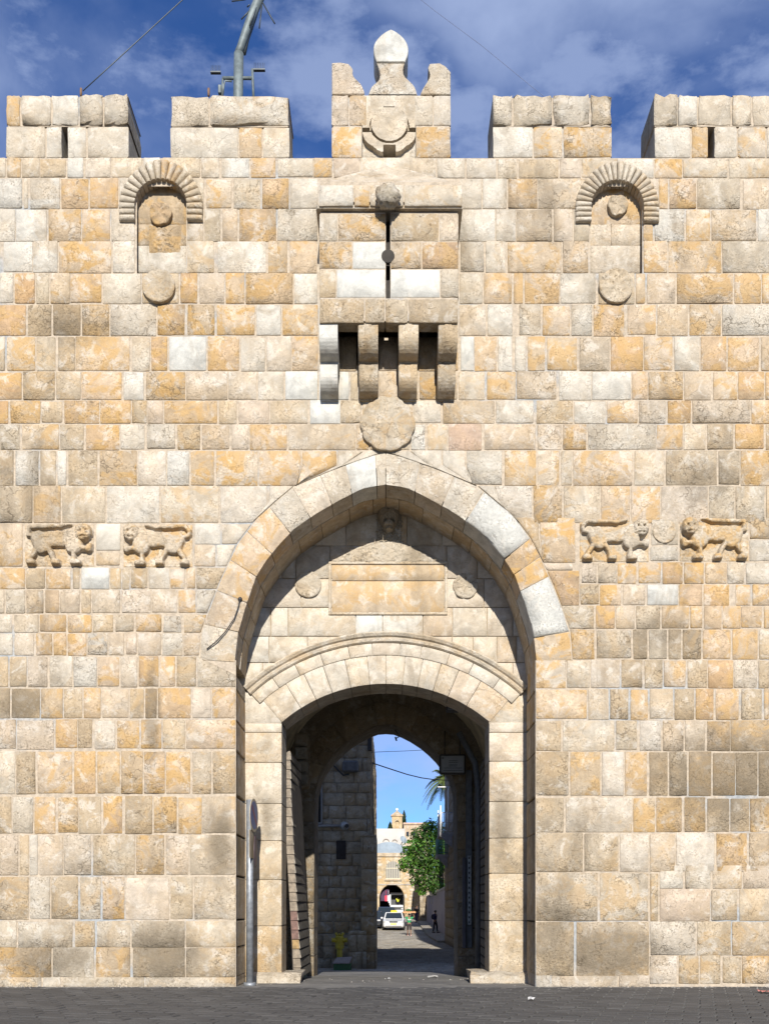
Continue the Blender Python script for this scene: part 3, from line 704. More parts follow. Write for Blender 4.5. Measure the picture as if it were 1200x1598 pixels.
# ------------------------------------------------------------------ gadrooned niches and their bosses
def niche(cx, cy, code, pcode, nrib, lab, x0, x1, boss):
    e = sub('niche', wall, lab); ri, ro = 40.5, 65
    a0, a1 = -.48, math.pi + .48
    for k in range(nrib):
        t0, t1 = a0 + (a1 - a0) * k / nrib + .006, a0 + (a1 - a0) * (k + 1) / nrib - .006
        cd = 'obp' if code == 'mix' and .32 * nrib < k < .5 * nrib else ('bgt' if k < nrib * .32 else 'cg'); mb = MB(); mb.cur = code_col(cd)
        def f(u, v, t0=t0, t1=t1):
            t = t1 + (t0 - t1) * u; pk = max(0, math.sin(t)) ** 6 * 6
            if t < 0 or t > math.pi:          # springing: ribs run level below the centre
                s = (-t if t < 0 else t - math.pi) * 50; q = ri + (ro - ri) * v
                return P(cx + (q if t < 0 else -q), cy + s)
            q = ri + (ro + pk - ri) * v; return P(cx + q * math.cos(t), cy - q * math.sin(t))
        hf = lambda u, v: .038 + .045 * math.sqrt(max(0, 1 - (2 * u - 1) ** 2)) * (1 if v < .8 else math.sqrt(max(0, 1 - ((v - .8) / .2) ** 2)))
        mb.slab(f, (0, -1, 0), .22, .1, .25, rough=.35, hf=hf, us=[0, .12, .3, .5, .7, .88, 1], vs_=[0, .06, .5, .8, .93, .985, 1], edge=.006)
        mb.build('voussoir', M_STONE, e)
    for j, (y0, y1, xs_) in enumerate(((286, 350, (x0, x1)), (350, 383, (x0, (x0 * .6 + x1 * .4), x1)), (383, 426, (x0, x1)))):
        for q0, q1 in zip(xs_, xs_[1:]):
            mb = MB(); mb.cur = code_col(pcode[j]); s = 1.01
            mb.slab(lambda u, v, q0=q0, q1=q1, y0=y0, y1=y1: P(q0 + (q1 - q0) * u, y1 + (y0 - y1) * v, .15), (0, -1, 0), .1, .5, .4, rough=mb.cur[1][0]); mb.build('stone', M_STONE, e)
    mb = MB(); mb.cur = code_col(boss); r = random.Random(int(cx))
    c = P(cx, 338 if cx < 600 else 325, .15)
    carve = lambda q, a: .018 * math.cos(a * 5 + 1) * q + .022 * mnoise.noise(Vector((q * 3 * math.cos(a), q * 3 * math.sin(a), cx)))
    mb.disc(c, lambda a: (.175 if cx < 600 else .16) * (1 + .04 * math.sin(3 * a + cx)), .09, carve, 40); mb.build('boss', M_STONE, e)
    if cx < 600:
        mb = MB(); mb.cur = code_col('tor'); A, B = P(233, 396, .15), P(284, 352, .15)
        def hf2(x, z):
            u, v = (x - A.x) / (B.x - A.x), (z - A.z) / (B.z - A.z); k = min(1, 6 * min(u, 1 - u), 6 * min(v, 1 - v))
            return max(0, k) * (.02 + .045 * abs(mnoise.noise(Vector((x * 14, z * 14, 1))))) - .004
        mb.relief(A.x, B.x, A.z, B.z, 44, 38, .14, hf2); mb.build('carved_panel', M_STONE, e)
    mb = MB(); mb.cur = ((.26, .22, .14), (.5, .4, .2))
    A, B = P(x0, 430), P(x1, 286); mb.box(A.x - .05, B.x + .05, .2, .24, A.z, B.z); mb.build('niche_back', M_STONE, e)
niche(252.5, 324, 'mix', ('gOt', 'bcO', 'wc'), 22, 'blind niche with ribbed arch and orange brown boss, left of the box turret', 213, 292, 'Otdr')
niche(962, 326, 'c', ('opb', 'cpb', 'cwp'), 26, 'blind niche with ribbed arch and pale broken boss, right of the box turret', 920, 1003, 'tdbr')
def roundel(cx, cy, rad, th, code, lobes=0, y=0.0, lab=None, par=None, name='roundel', amp=.02):
    mb = MB(); mb.cur = code_col(code); c = P(cx, cy, y); s = (D + y) / D / 100
    Rf = (lambda a: rad * s * (.93 + .07 * abs(math.cos(a * lobes / 2 + .3)) ** .6)) if lobes else (lambda a: rad * s * (1 + .012 * math.sin(3 * a + cx)))
    hf = lambda q, a: amp * mnoise.noise(Vector((4 * q * math.cos(a) * rad / 25, 4 * q * math.sin(a) * rad / 25, cx))) - (.02 * abs(math.sin(a * lobes / 2 + .3)) ** 8 * q if lobes else 0)
    mb.disc(c, Rf, th, hf, 64); return mb.build(name, M_STONE, par or wall, label=lab)
roundel(249.5, 450, 25.5, .085, 'btcr', lab='round tan stone boss below the left niche')
roundel(960, 449, 26.5, .075, 'bcr', lab='round pitted stone boss below the right niche', amp=.035)
roundel(605, 664, 43, .09, 'gtcr', lobes=10, lab='large scalloped stone rosette under the box turret', name='rosette')
mb = MB(); mb.cur = code_col('cr'); 
mb.slab(lambda u, v: P(1016 + 42 * u, 850 - 40 * v), (0, -1, 0), .2, .42, .4, rough=.4); mb.build('stone', M_STONE, wall)
roundel(1036, 829.5, 18.5, .035, 'ctr', lab='small round boss between the two right hand lions')
# ------------------------------------------------------------------ lions
def capsule(p, a, b, r):
    d = b - a; t = max(0, min(1, (p - a).dot(d) / max(1e-6, d.length_squared))); return (p - a - d * t).length - r
def lion(x0, x1, y0, y1, flip, code, kind, lab):
    W, H = 459.0, 285.0; V = Vector
    parts = [((110, 112), (340, 105), 50, .075), ((335, 100), (335, 150), 58, .09), ((105, 110), (125, 150), 55, .085),
             ((345, 165), (432, 172), 16, .085), ((432, 172), (440, 160), 24, .085),
             ((330, 175), (330, 255), 15, .075), ((330, 262), (358, 265), 22, .085),
             ((165, 175), (190, 215), 16, .075), ((190, 215), (205, 262), 14, .075), ((205, 264), (222, 264), 22, .085),
             ((95, 165), (55, 225), 17, .075), ((55, 225), (40, 258), 14, .075), ((40, 262), (58, 266), 23, .09),
             ((398, 62), (398, 66), 54, .115), ((398, 92), (398, 96), 30, .135)]
    if kind == 0: parts += [((75, 90), (30, 80), 13, .06), ((30, 80), (40, 28), 13, .06), ((40, 26), (250, 20), 14, .065), ((250, 20), (310, 2), 12, .06)]
    else: parts += [((70, 95), (25, 85), 14, .07), ((25, 85), (14, 50), 14, .07), ((14, 50), (45, 20), 14, .07), ((45, 18), (240, 24), 14, .07), ((240, 24), (300, 5), 13, .06)]
    A, B = P(x0, y1), P(x1, y0); hk = W / (B.x - A.x)
    def hf(x, z):
        u = (x - A.x) / (B.x - A.x); 
        if flip: u = 1 - u
        p = V((u * W, (B.z - z) / (B.z - A.z) * H)); p += V((mnoise.noise(V((x * 9, z * 9, x0))), mnoise.noise(V((x * 9, z * 9, x0 + 9))))) * 6
        h = 0
        for a, b, r, hh in parts:
            d = capsule(p, V(a), V(b), r)
            if d < 0:
                k = min(1, -d / min(r, 26)); h = max(h, hh * (.55 + .45 * math.sqrt(1 - (1 - k) ** 2)))
            elif d < 4: h = max(h, hh * .55 * (1 - d / 4))
        if (p - V((398, 70))).length < 58:
            h += .018 * mnoise.noise(V((x * 42, z * 42, 5)))
            for ex in (-20, 20): h -= .05 * max(0, 1 - (p - V((398 + ex, 60))).length / 10)
            h -= .045 * max(0, 1 - abs(p.y - 100) / 6) * (abs(p.x - 398) < 22)
        h = h * 1.3 + .010 * mnoise.noise(V((x * 28, z * 28, 2)))
        k = min((x - A.x), (B.x - x), (z - A.z), (B.z - z)); 
        return h * min(1, max(0, k / .02)) - (.02 if k < .004 else 0) 
    mb = MB(); mb.cur = code_col(code); mb.cur = (mb.cur[0], (.55, .75, mb.cur[1][2]))
    mb.relief(A.x, B.x, A.z, B.z, 124, 78, .0, hf); return mb.build('lion_relief', M_STONE, wall, label=lab)
lion(39, 147, 818, 884, False, 'boc', 0, 'outermost left lion relief striding to the right')
lion(193, 301, 819, 885, True, 'boc', 1, 'left lion relief beside the arch, striding to the left')
lion(904, 1012, 811, 877, False, 'ctb', 1, 'right lion relief beside the arch, striding to the right')
lion(1060, 1168, 809, 876, True, 'tcb', 0, 'outermost right lion relief striding to the left')
# ------------------------------------------------------------------ machicolation
box = sub('machicolation', wall, 'projecting stone box turret with slit, on four pairs of curved corbels')
YF = -.70
def mstone(x0, x1, y0, y1, code, y=YF, dep=.2, name='stone'):
    mb = MB(); mb.cur = code_col(code)
    mb.slab(lambda u, v: P(x0 + .8 + (x1 - x0 - 1.6) * u, y1 - .8 + (y0 - y1 + 1.6) * v, y), (0, -1, 0), dep, (x1 - x0) / 104, (y1 - y0) / 104, rough=mb.cur[1][0], edge=.012); mb.build(name, M_STONE, box)
for a in ((498, 527, 333, 377, 'cg'), (527, 602, 333, 377, 'tOgr'), (609, 685, 333, 377, 'tgr'), (685, 716, 333, 377, 'pcg'),
          (498, 550, 377, 420, 'tOgr'), (550, 602, 377, 420, 'W'), (609, 658, 377, 420, 'tOcr'), (658, 716, 377, 420, 'OdtRr'),
          (498, 525, 420, 465, 'tgb'), (525, 602, 420, 465, 'W'), (609, 687, 420, 465, 'W'), (687, 716, 420, 465, 'gcr')): mstone(*a)
for a in ((498, 569, 466, 504, 'tdgr'), (569, 601, 466, 504, 'gdr'), (601, 637, 466, 504, 'tgr'), (637, 715, 466, 504, 'tgdr')): mstone(*a, YF - .03, .25, 'ledge_stone')
for a in ((497, 552, 288, 322, 'wc'), (552, 577, 288, 322, 'bcO'), (577, 630, 288, 322, 'cb'), (630, 722, 288, 322, 'cbg')): mstone(*a, YF - .09, .3, 'cornice_stone')
mb = MB(); mb.cur = code_col('cg'); a = P(497, 333, YF); b = P(716, 466, YF)
zt, zb = P(0, 326, YF).z, P(0, 504, YF).z
for (xa, xb) in ((a.x, a.x + .16), (b.x - .16, b.x)): mb.box(xa, xb, YF + .2, -.005, zb, zt)
mb.cur = code_col('cgr'); mb.prism([(x, z) for x, z in ((a.x - .03, zt + .02), (a.x - .03, P(0, 323, YF - .09).z), (b.x + .05, P(0, 323, YF - .09).z), (b.x + .05, zt + .02))], YF - .06, -.005, .02)
mb.build('side_wall', M_STONE, box)
mb = MB(); mb.cur = code_col('cpg'); z0 = P(0, 288, YF - .08).z - .02; yA = YF - .075
x0, x1 = P(498, 0, yA).x, P(720, 0, yA).x; z1 = P(0, 264, -.005).z; zs = P(0, 276, -.005).z; xm0, xm1 = P(578, 0).x, P(634, 0).x
mb.add([(x0, yA, z0), (x1, yA, z0), (x1, -.005, z0), (x0, -.005, z0), (P(520, 0).x, -.3, (z0 + zs) / 2 + .1), (P(690, 0).x, -.3, (z0 + zs) / 2 + .1), (xm0, -.01, z1), (xm1, -.01, z1)],
       [(0, 1, 5, 4), (4, 5, 7, 6), (0, 4, 6, 3), (1, 2, 7, 5), (0, 3, 2, 1), (3, 6, 7, 2)]); mb.build('coping', M_STONE, box)
mb = MB(); mb.cur = ((.37, .34, .28), (.9, .1, .4)); c = P(605, 307, -.9); mb.ball(c, .175, 24, 18, (1, .95, .92), .3, 5.5)
mb.tube([c + Vector((0, 0, .12)), c + Vector((0, .02, .2)), c + Vector((.01, .03, .23))], [.1, .04, .01], 10); mb.build('ball_finial', M_STONE, box)
mb = MB(); za_, zb_ = P(0, 500, YF).z, P(0, 331, YF).z
for (xa_, xb_) in ((500, 602), (609, 714)): mb.box(P(xa_, 0, YF).x, P(xb_, 0, YF).x, YF + .006, YF + .19, za_, zb_)
mb.box(P(500, 0, YF).x, P(718, 0, YF).x, YF - .08, YF + .1, P(0, 321, YF).z, P(0, 290, YF).z); mb.box(P(500, 0, YF).x, P(713, 0, YF).x, YF - .022, YF + .18, P(0, 502, YF).z, P(0, 467, YF).z)
mb.build('mortar', M_MORTAR, box)
mb = MB(); A, B = P(596, 466, YF), P(615, 330, YF); mb.box(A.x, B.x, YF + .24, YF + .28, A.z, B.z); mb.build('added_slit_board', plain('slit_blocker_dark', (.03, .026, .022), .9, .3), box)  # board added behind the slit to stop the sun, so it reads dark
# loophole: dark disc halfway up the slit, painted as the shaded round eye
mb = MB(); mb.cur = ((.055, .045, .035), (.3, .1, .2)); c = P(605.5, 400, YF - .004); 
def ring(mb, c, r, y, n=24): mb.add([(c.x, y, c.z)] + [(c.x + r * math.cos(2 * math.pi * k / n), y, c.z + r * math.sin(2 * math.pi * k / n)) for k in range(n)], [(0, 1 + (k + 1) % n, 1 + k) for k in range(n)])
mb.prism([(c.x + .098 * math.cos(k * math.pi / 12), c.z + .098 * math.sin(k * math.pi / 12)) for k in range(24)], YF - .014, YF + .05); mb.build('eye_shade_disc', plain('eye_shade_dark', (.035, .03, .024), .95, .2), box)
def corbel(x0, x1, xa, xb, code, new=False):
    e_ = MB(); e_.cur = code_col(code); zA, zB, zC = P(0, 504, YF).z, P(0, 568, -.38).z, P(0, 625, -.05).z
    def prof(yf, yb, zt, zb):
        hgt = zt - zb; q = [(-.0, zt), (yf, zt), (yf, zt - hgt * .38)]
        for k in range(1, 9):
            a = k / 8 * math.pi / 2; q.append((yb + (yf - yb) * math.cos(a), zt - hgt * .38 - hgt * .57 * math.sin(a)))
        return q + [(yb, zb), (0, zb)]
    for (yf, yb, zt_, zb_, u0, u1) in ((YF + .01, -.36, zA, zB + .012, x0, x1), (-.37, -.04, zB, zC, xa, xb)):
        X0, X1 = P(u0, 0, yf).x, P(u1, 0, yf).x; q = prof(yf, yb, zt_, zb_); mb = MB(); mb.cur = code_col(code)
        mb.prism([(p[0], p[1]) for p in q], X0, X1, .008 if new else .02, axis='x')
        mid = (X0 + X1) / 2
        if not new and rng.random() < .6: mb.prism([(p[0] - .012, p[1]) for p in q], mid - .05, mid + .05, .006, axis='x')
        mb.build('corbel', M_STONE, box)
corbel(498, 527, 499, 527, 'W', True); corbel(559, 590, 560, 590, 'tgr'); corbel(622, 653, 622, 651, 'tgb'); corbel(684, 714, 683, 711, 'tdgr')
# ------------------------------------------------------------------ gatehouse: tympanum, inner arch, passage, doors
gate = thing('gatehouse', 'recessed stone gateway with tympanum, segmental arch, folded doors and dark passage', 'gateway', (0, 1, 0), world=True)
YT = 1.13; XT = 602.0; CY = 1316.0
def gst(f, w, h, code, depth, name='stone', n=(0, -1, 0), edge=.008, corner=.15, par=None, prot=.006, us=None, hf=None, rough=None, lab=None):
    mb = MB(); mb.cur = code_col(code); mb.cur = (mb.cur[0], (mb.cur[1][0] * .55, mb.cur[1][1], mb.cur[1][2]))
    mb.slab(f, n, depth, w, h, rough=mb.cur[1][0] * .5 if rough is None else rough, edge=edge, prot=prot, us=us, jit=.6, hf=hf, corner=corner); return mb.build(name, M_STONE, par or gate, label=lab)
TYM = """786 852:400 478c 540cg 592cg 635bt 690cg 760cp 810cg
852 903:372 440cb 462c 515cg 605c 697c 745cp 790cp 840bc
903 948:366 410c 470cp 515cb 605c 697b 755cp 800cp 840c
948 993:366 423c 450cw 555cbw 597W 660w 706pb 760cw 800cp 840c
993 1034:366 420wc 480c 545cg 640c 705cp 738cg 775cb 806pb 840cp
1034 1078:366 410cg 455c 750c 800pc 840cp
1078 1130:366 440c 762x 840cb"""
for (x0, x1, y0, y1, code) in parse(TYM):
    c_ = ((x0 + x1) / 2 - XT); 
    if y0 >= 993 and math.hypot(c_, CY - (y0 + y1) / 2) < 262: continue
    gst(lambda u, v: P(x0 + .6 + (x1 - x0 - 1.2) * u, y1 - .6 + (y0 - y1 + 1.2) * v, YT), (x1 - x0) / 95, (y1 - y0) / 95, code, .05, edge=.006)
# voussoirs of the segmental arch and the moulded bands over it
def ringf(r0, r1, a0, a1, y=YT): return lambda u, v: P(XT + (r0 + (r1 - r0) * v) * math.sin(a0 + (a1 - a0) * u), CY - (r0 + (r1 - r0) * v) * math.cos(a0 + (a1 - a0) * u), y)
AE = R(40.6); vcodes = ['c', 'cb', 'c', 'cw', 'cb', 'c', 'cg', 'c', 'cw', 'cbr', 'pc', 'pbr']
aa = [-AE, -.56, -.45, -.34, -.22, -.10, .0, .105, .20, .30, .40, .53, AE]
for a0, a1, cd in zip(aa, aa[1:], vcodes):
    n_ = 5; us = [0, .02] + [i / n_ for i in range(1, n_)] + [.98, 1]
    gst(ringf(249, 294, a0 + .0012, a1 - .0012, YT - .02), .6, .45, cd, .79, 'voussoir', us=us, edge=.008)
bb = [R(-42) + R(84) * i / 11 + (rng.uniform(-.02, .02) if 0 < i < 11 else 0) for i in range(12)]
for a0, a1 in zip(bb, bb[1:]):
    gst(ringf(294, 312.5, a0 + .001, a1 - .001, YT - .045), .5, .19, rng.choice(['c', 'cw', 'cg', 'cb', 'cp']), .07, 'fascia_stone', us=[0, .02, .25, .5, .75, .98, 1], edge=.014)
mb = MB(); mb.cur = code_col('cbg'); n_ = 60; prof = [(312, .02), (312, -.05), (314, -.085), (317, -.09), (318.5, -.06), (320, -.06), (322, -.10), (326, -.125), (328, -.12), (328.5, .02)]
vs = []; fs = []
for i in range(n_ + 1):
    a = R(-42.2) + R(84.4) * i / n_; worn = .008 * mnoise.noise(Vector((a * 9, 1, 4)))
    for r_, dy in prof:
        q = P(XT + r_ * math.sin(a), CY - r_ * math.cos(a), YT); vs.append((q.x, YT + dy * (1 + worn * 20 if dy < 0 else 1), q.z))
m_ = len(prof)
for i in range(n_):
    for k in range(m_ - 1): fs.append((i * m_ + k, (i + 1) * m_ + k, (i + 1) * m_ + k + 1, i * m_ + k + 1))
fs += [tuple(range(m_)), tuple(n_ * m_ + k for k in reversed(range(m_)))]
mb.add(vs, fs); mb.build('hood_mould', M_STONE, gate)
# jamb stones, left and right of the opening; their inner faces are the reveal
for (xa, xb, ys_, cds) in ((372, 440, [1128, 1143, 1190, 1254, 1312, 1373, 1445, 1524], ['c', 'cb', 'cg', 'cbg', 'tg', 'tgb', 'tgr']),
                           (763, 834, [1126, 1143, 1188, 1251, 1308, 1363, 1437, 1525], ['cp', 'pc', 'pcb', 'cbg', 'tbr', 'btr', 'tbgr'])):
    for y0, y1, cd in zip(ys_, ys_[1:], cds):
        gst(lambda u, v: P(xa + .3 + (xb - xa - .6) * u, y1 - .5 + (y0 - y1 + 1) * v, YT), .64, (y1 - y0) / 95, cd, .78, edge=.014)
# plaque, gable ornament, roundels, lion mask
mb = MB(); mb.cur = code_col('cb')
fr = [P(513, 960, YT), P(698, 877, YT)]; x0, x1, z0, z1 = fr[0].x, fr[1].x, fr[0].z, fr[1].z; w_ = .045
for b_ in ((x0, x1, z1 - w_, z1), (x0, x1, z0, z0 + w_), (x0, x0 + w_, z0 + w_, z1 - w_), (x1 - w_, x1, z0 + w_, z1 - w_)): mb.box(b_[0], b_[1], YT - .035, YT + .02, b_[2], b_[3], .008)
mb.build('plaque_frame', M_STONE, gate)
M_PLAQUE = stone_material('ochre_plaque_stone', bump=.25)
for (y0, y1, cc) in ((882, 906, 'Ob'), (907, 955, 'Obo')):
    mb = MB(); mb.cur = (tuple(.3 * p_ + .7 * q_ for p_, q_ in zip(PAL['O'], PAL['b'])), (.15, .75, rng.random()))
    mb.slab(lambda u, v: P(518 + 175 * u, y1 + (y0 - y1) * v, YT - .022), (0, -1, 0), .05, 1.8, .3, rough=.1, edge=.005, prot=.006, jit=.3); mb.build('plaque', M_PLAQUE, gate, label='ochre stained blank stone plaque')
mb = MB(); mb.cur = code_col('cgr'); A, B = P(516, 880, YT), P(692, 838, YT)
def gab(x, z):
    u = (x - A.x) / (B.x - A.x) * 2 - 1; v = (z - A.z) / (B.z - A.z)
    top = 1 - abs(u) ** 1.15 * .92
    if v > top: return -.01
    return .04 + .02 * mnoise.noise(Vector((x * 22, z * 22, 7))) - (.03 if v < .06 + .03 * math.sin(u * 23) else 0)
mb.relief(A.x, B.x, A.z, B.z, 90, 24, YT, gab); mb.build('gable_ornament', M_STONE, gate)
roundel(481.5, 913, 20.5, .05, 'cgr', y=YT, par=gate, lab='round boss left of the ochre plaque')
roundel(726, 915, 20, .05, 'cgr', lobes=6, y=YT, par=gate, lab='lobed round boss right of the ochre plaque')
mb = MB(); mb.cur = ((.20, .175, .13), (.8, .1, .3)); q = P(607, 806, YT)
A, B = P(590, 846, YT), P(634, 786, YT)
def mask(x, z):
    p = Vector((x, z)); u = x - q.x; v = z - q.z
    h = 0.05 if abs(u) < .2 else 0.0
    d = math.hypot(u / .17, (v) / .24)
    if d < 1: h = max(h, .10 + .16 * math.sqrt(1 - d * d))
    m = math.hypot(u / .095, (v + .20) / .10)
    if m < 1: h = max(h, .16 + .16 * math.sqrt(1 - m * m))
    for ex in (-.055, .055):
        if math.hypot(u - ex, v + .145) < .035: h -= .09
    if abs(u) < .06 and abs(v + .255) < .018: h -= .06
    for ex in (-.15, .15):
        if math.hypot(u - ex, v - .12) < .06: h = max(h, .2)
    return h + .025 * mnoise.noise(Vector((x * 30, z * 30, 2)))
mb.relief(A.x - .05, B.x - .05, A.z, B.z, 60, 76, YT, mask); mb.build('lion_mask', M_STONE, gate, label='small carved lion mask under the arch point')
# solid body of the portal wall with its arched opening
def arc(r, a0, a1, n, y): return [P(XT + r * math.sin(a0 + (a1 - a0) * i / n), CY - r * math.cos(a0 + (a1 - a0) * i / n), y) for i in range(n + 1)]
mb = MB(); mb.cur = ((.27, .23, .17), (.5, .3, .4))
ol = P(440.5, 0, YT).x - .05; orr = P(762.5, 0, YT).x + .05
pts = [(-2.6, -.7), (-2.6, 8.38), (2.6, 8.38), (2.6, -.7), (orr, -.7)] + [(p.x, p.z) for p in reversed(arc(255, -AE, AE, 24, YT))] + [(ol, -.7)]
mb.prism(pts, YT + .02, 1.90); mb.build('portal_core', M_STONE, gate)
# reveals of the deep niche (the wall jambs carry their own blocks); stone plinths at the foot of the jambs
mb = MB(); mb.cur = code_col('cg')
a, b = P(392, 0, YT - .12), P(466, 0, YT - .12); 
mb.relief(a.x, b.x, 0, 1, 1, 1, 0, lambda x, z: 0) if False else None
def lump(x0, x1, y0, y1, z0, z1, code, seed, name='plinth'):
    mb = MB(); mb.cur = code_col(code); n1, n2 = 10, 5; vs = []; fs = []
    def pt(u, v, w):
        x = x0 + (x1 - x0) * u; y = y0 + (y1 - y0) * v; z = z0 + (z1 - z0) * w; d = Vector((mnoise.noise(Vector((x * 5, y * 5, z * 5 + seed))), mnoise.noise(Vector((x * 5 + 9, y * 5, z * 5 + seed))), mnoise.noise(Vector((x * 5, y * 5 + 9, z * 5 + seed))))) * .035
        return Vector((x, y, z)) + d
    ring = [(0, 0, 0), (0, 0, .75), (0, .12, 1), (0, 1, 1)]
    for i in range(n1 + 1):
        for (_, v, w) in ring: vs.append(pt(i / n1, v, w))
    for i in range(n1):
        for k in range(3): fs.append((i * 4 + k, (i + 1) * 4 + k, (i + 1) * 4 + k + 1, i * 4 + k + 1))
    fs += [(0, 1, 2, 3), (n1 * 4 + 3, n1 * 4 + 2, n1 * 4 + 1, n1 * 4)]
    mb.add(vs, fs, False); return mb.build(name, M_STONE, gate)
lump(P(386, 0, 1).x, P(469, 0, 1).x, .97, 1.95, -.05, .155, 'cgr', 3); lump(P(734, 0, 1).x, P(822, 0, 1).x, .95, 1.95, -.05, .175, 'ctr', 8)
# passage: side walls, vault, inner arch
M_DARKST = stone_material('dark_passage_stone', gain=(.66, .68, .70), bump=.8)  # limestone toned darker throughout the passage
def courses(mb, o, du, dv, n, W, H, ch, sw, cds, depth=.06, rough=None, edge=.012, par=None, name='stone', mat=None, limit=0):
    """coursed stonework over a W x H rectangle with corner o; one mesh, or separate stones when par is given"""
    o, du, dv, n = Vector(o), Vector(du), Vector(dv), Vector(n); z = 0.0
    while z < H - .02:
        h = min(H - z, ch * rng.uniform(.85, 1.15)); x = -rng.uniform(0, sw * .6)
        while x < W - .02:
            w = sw * rng.uniform(.6, 1.4); a, b = max(0, x), min(W, x + w); x += w
            if b - a < .05: continue
            m = mb if par is None else MB(); m.cur = code_col(rng.choice(cds)); g_ = .008
            m.slab(lambda u, v: o + du * (a + g_ + (b - a - 2 * g_) * u) + dv * (z + g_ + (h - 2 * g_) * v), n, depth, b - a, h, rough=m.cur[1][0] if rough is None else rough, edge=edge)
            if par is not None: m.build(name, mat, par)
        z += h
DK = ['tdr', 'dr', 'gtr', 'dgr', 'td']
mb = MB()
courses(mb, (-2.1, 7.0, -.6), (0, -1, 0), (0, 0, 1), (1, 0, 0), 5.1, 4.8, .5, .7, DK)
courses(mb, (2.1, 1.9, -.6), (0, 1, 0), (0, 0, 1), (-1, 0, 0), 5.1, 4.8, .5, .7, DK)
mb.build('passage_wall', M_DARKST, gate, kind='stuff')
M_PLASTER = plain('stained_vault_plaster', (.52, .46, .33), .9, .25, 3.0, bump=.3)
mb = MB(); n_ = 28; vs = []; fs = []
for j in range(9):
    yy = 1.88 + (6.1 - 1.88) * j / 8
    for i in range(n_ + 1):
        a = math.pi * i / n_; vs.append((-2.16 * math.cos(a), yy, 3.95 + 2.0 * math.sin(a) ** .92))
for j in range(8):
    for i in range(n_): fs.append((j * (n_ + 1) + i, (j + 1) * (n_ + 1) + i, (j + 1) * (n_ + 1) + i + 1, j * (n_ + 1) + i + 1))
mb.add(vs, fs, True); mb.build('vault', M_PLASTER, gate)
mb = MB()
for sx in (-1, 1):
    for y_ in (1.95,):
        path = [(sx * 2.04, y_, z) for z in (-.5, 1, 2.5, 3.9)] + [(sx * 2.04 * math.cos(t * math.pi / 2 / 8) , y_, 3.9 + 1.5 * math.sin(t * math.pi / 2 / 8)) for t in range(1, 6)]
        mb.tube(path, .07, 8)
mb.build('wall_rib', M_DARKST, gate)
# inner arch wall
IA = [(1131, 0), (1132, 13), (1137, 26), (1144, 40), (1155, 57), (1166, 70), (1178, 82), (1195, 95), (1212, 104), (1235, 110), (1260, 111)]
YI = 6.1
def ia_pts(s): return [P(602 + s * o, py, YI) for py, o in IA]
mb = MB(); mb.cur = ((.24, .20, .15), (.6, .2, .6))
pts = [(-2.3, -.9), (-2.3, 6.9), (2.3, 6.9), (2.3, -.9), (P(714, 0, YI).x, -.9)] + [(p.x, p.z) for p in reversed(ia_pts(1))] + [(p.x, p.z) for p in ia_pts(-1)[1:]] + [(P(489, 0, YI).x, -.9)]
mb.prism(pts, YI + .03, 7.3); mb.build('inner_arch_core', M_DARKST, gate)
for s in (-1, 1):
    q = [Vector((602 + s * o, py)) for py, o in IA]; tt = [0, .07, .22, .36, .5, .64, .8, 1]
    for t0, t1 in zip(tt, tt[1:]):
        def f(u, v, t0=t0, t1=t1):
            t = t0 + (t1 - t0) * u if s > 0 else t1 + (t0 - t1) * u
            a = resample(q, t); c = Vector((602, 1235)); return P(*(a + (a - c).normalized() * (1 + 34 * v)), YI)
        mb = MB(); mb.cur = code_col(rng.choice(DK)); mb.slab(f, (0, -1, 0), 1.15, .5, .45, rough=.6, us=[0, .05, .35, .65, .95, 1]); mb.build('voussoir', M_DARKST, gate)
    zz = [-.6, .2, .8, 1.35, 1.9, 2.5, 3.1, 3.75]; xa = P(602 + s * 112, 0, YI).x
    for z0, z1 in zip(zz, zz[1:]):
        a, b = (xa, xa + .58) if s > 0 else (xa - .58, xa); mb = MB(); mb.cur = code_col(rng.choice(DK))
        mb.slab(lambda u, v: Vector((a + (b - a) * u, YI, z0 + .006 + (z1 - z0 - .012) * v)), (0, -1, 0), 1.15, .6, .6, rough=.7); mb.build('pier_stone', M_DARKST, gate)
# corbel stones of a lost rib, left
for k, py in enumerate((1157, 1178, 1199, 1219)):
    p = P(472, py, 4.6); mb = MB(); mb.cur = code_col('tgr'); mb.box(p.x - .13, p.x + .13, 4.3, 5.0, p.z - .125, p.z + .12, .03); mb.build('corbel_stone', M_DARKST, gate)
for x0, x1, z0, z1 in ((-9, -2.2, -.9, 6.6), (2.2, 9, -.9, 6.6)):
    mb = MB(); mb.cur = ((.26, .22, .16), (.5, .2, .3)); mb.box(x0, x1, 2.02, 7.2, z0, z1); mb.build('tower_mass', M_STONE, gate)
mb = MB(); mb.cur = ((.26, .22, .16), (.5, .2, .3)); mb.box(-9, 9, 2.02, 7.2, 6.92, 10.6); mb.build('tower_mass', M_STONE, gate)
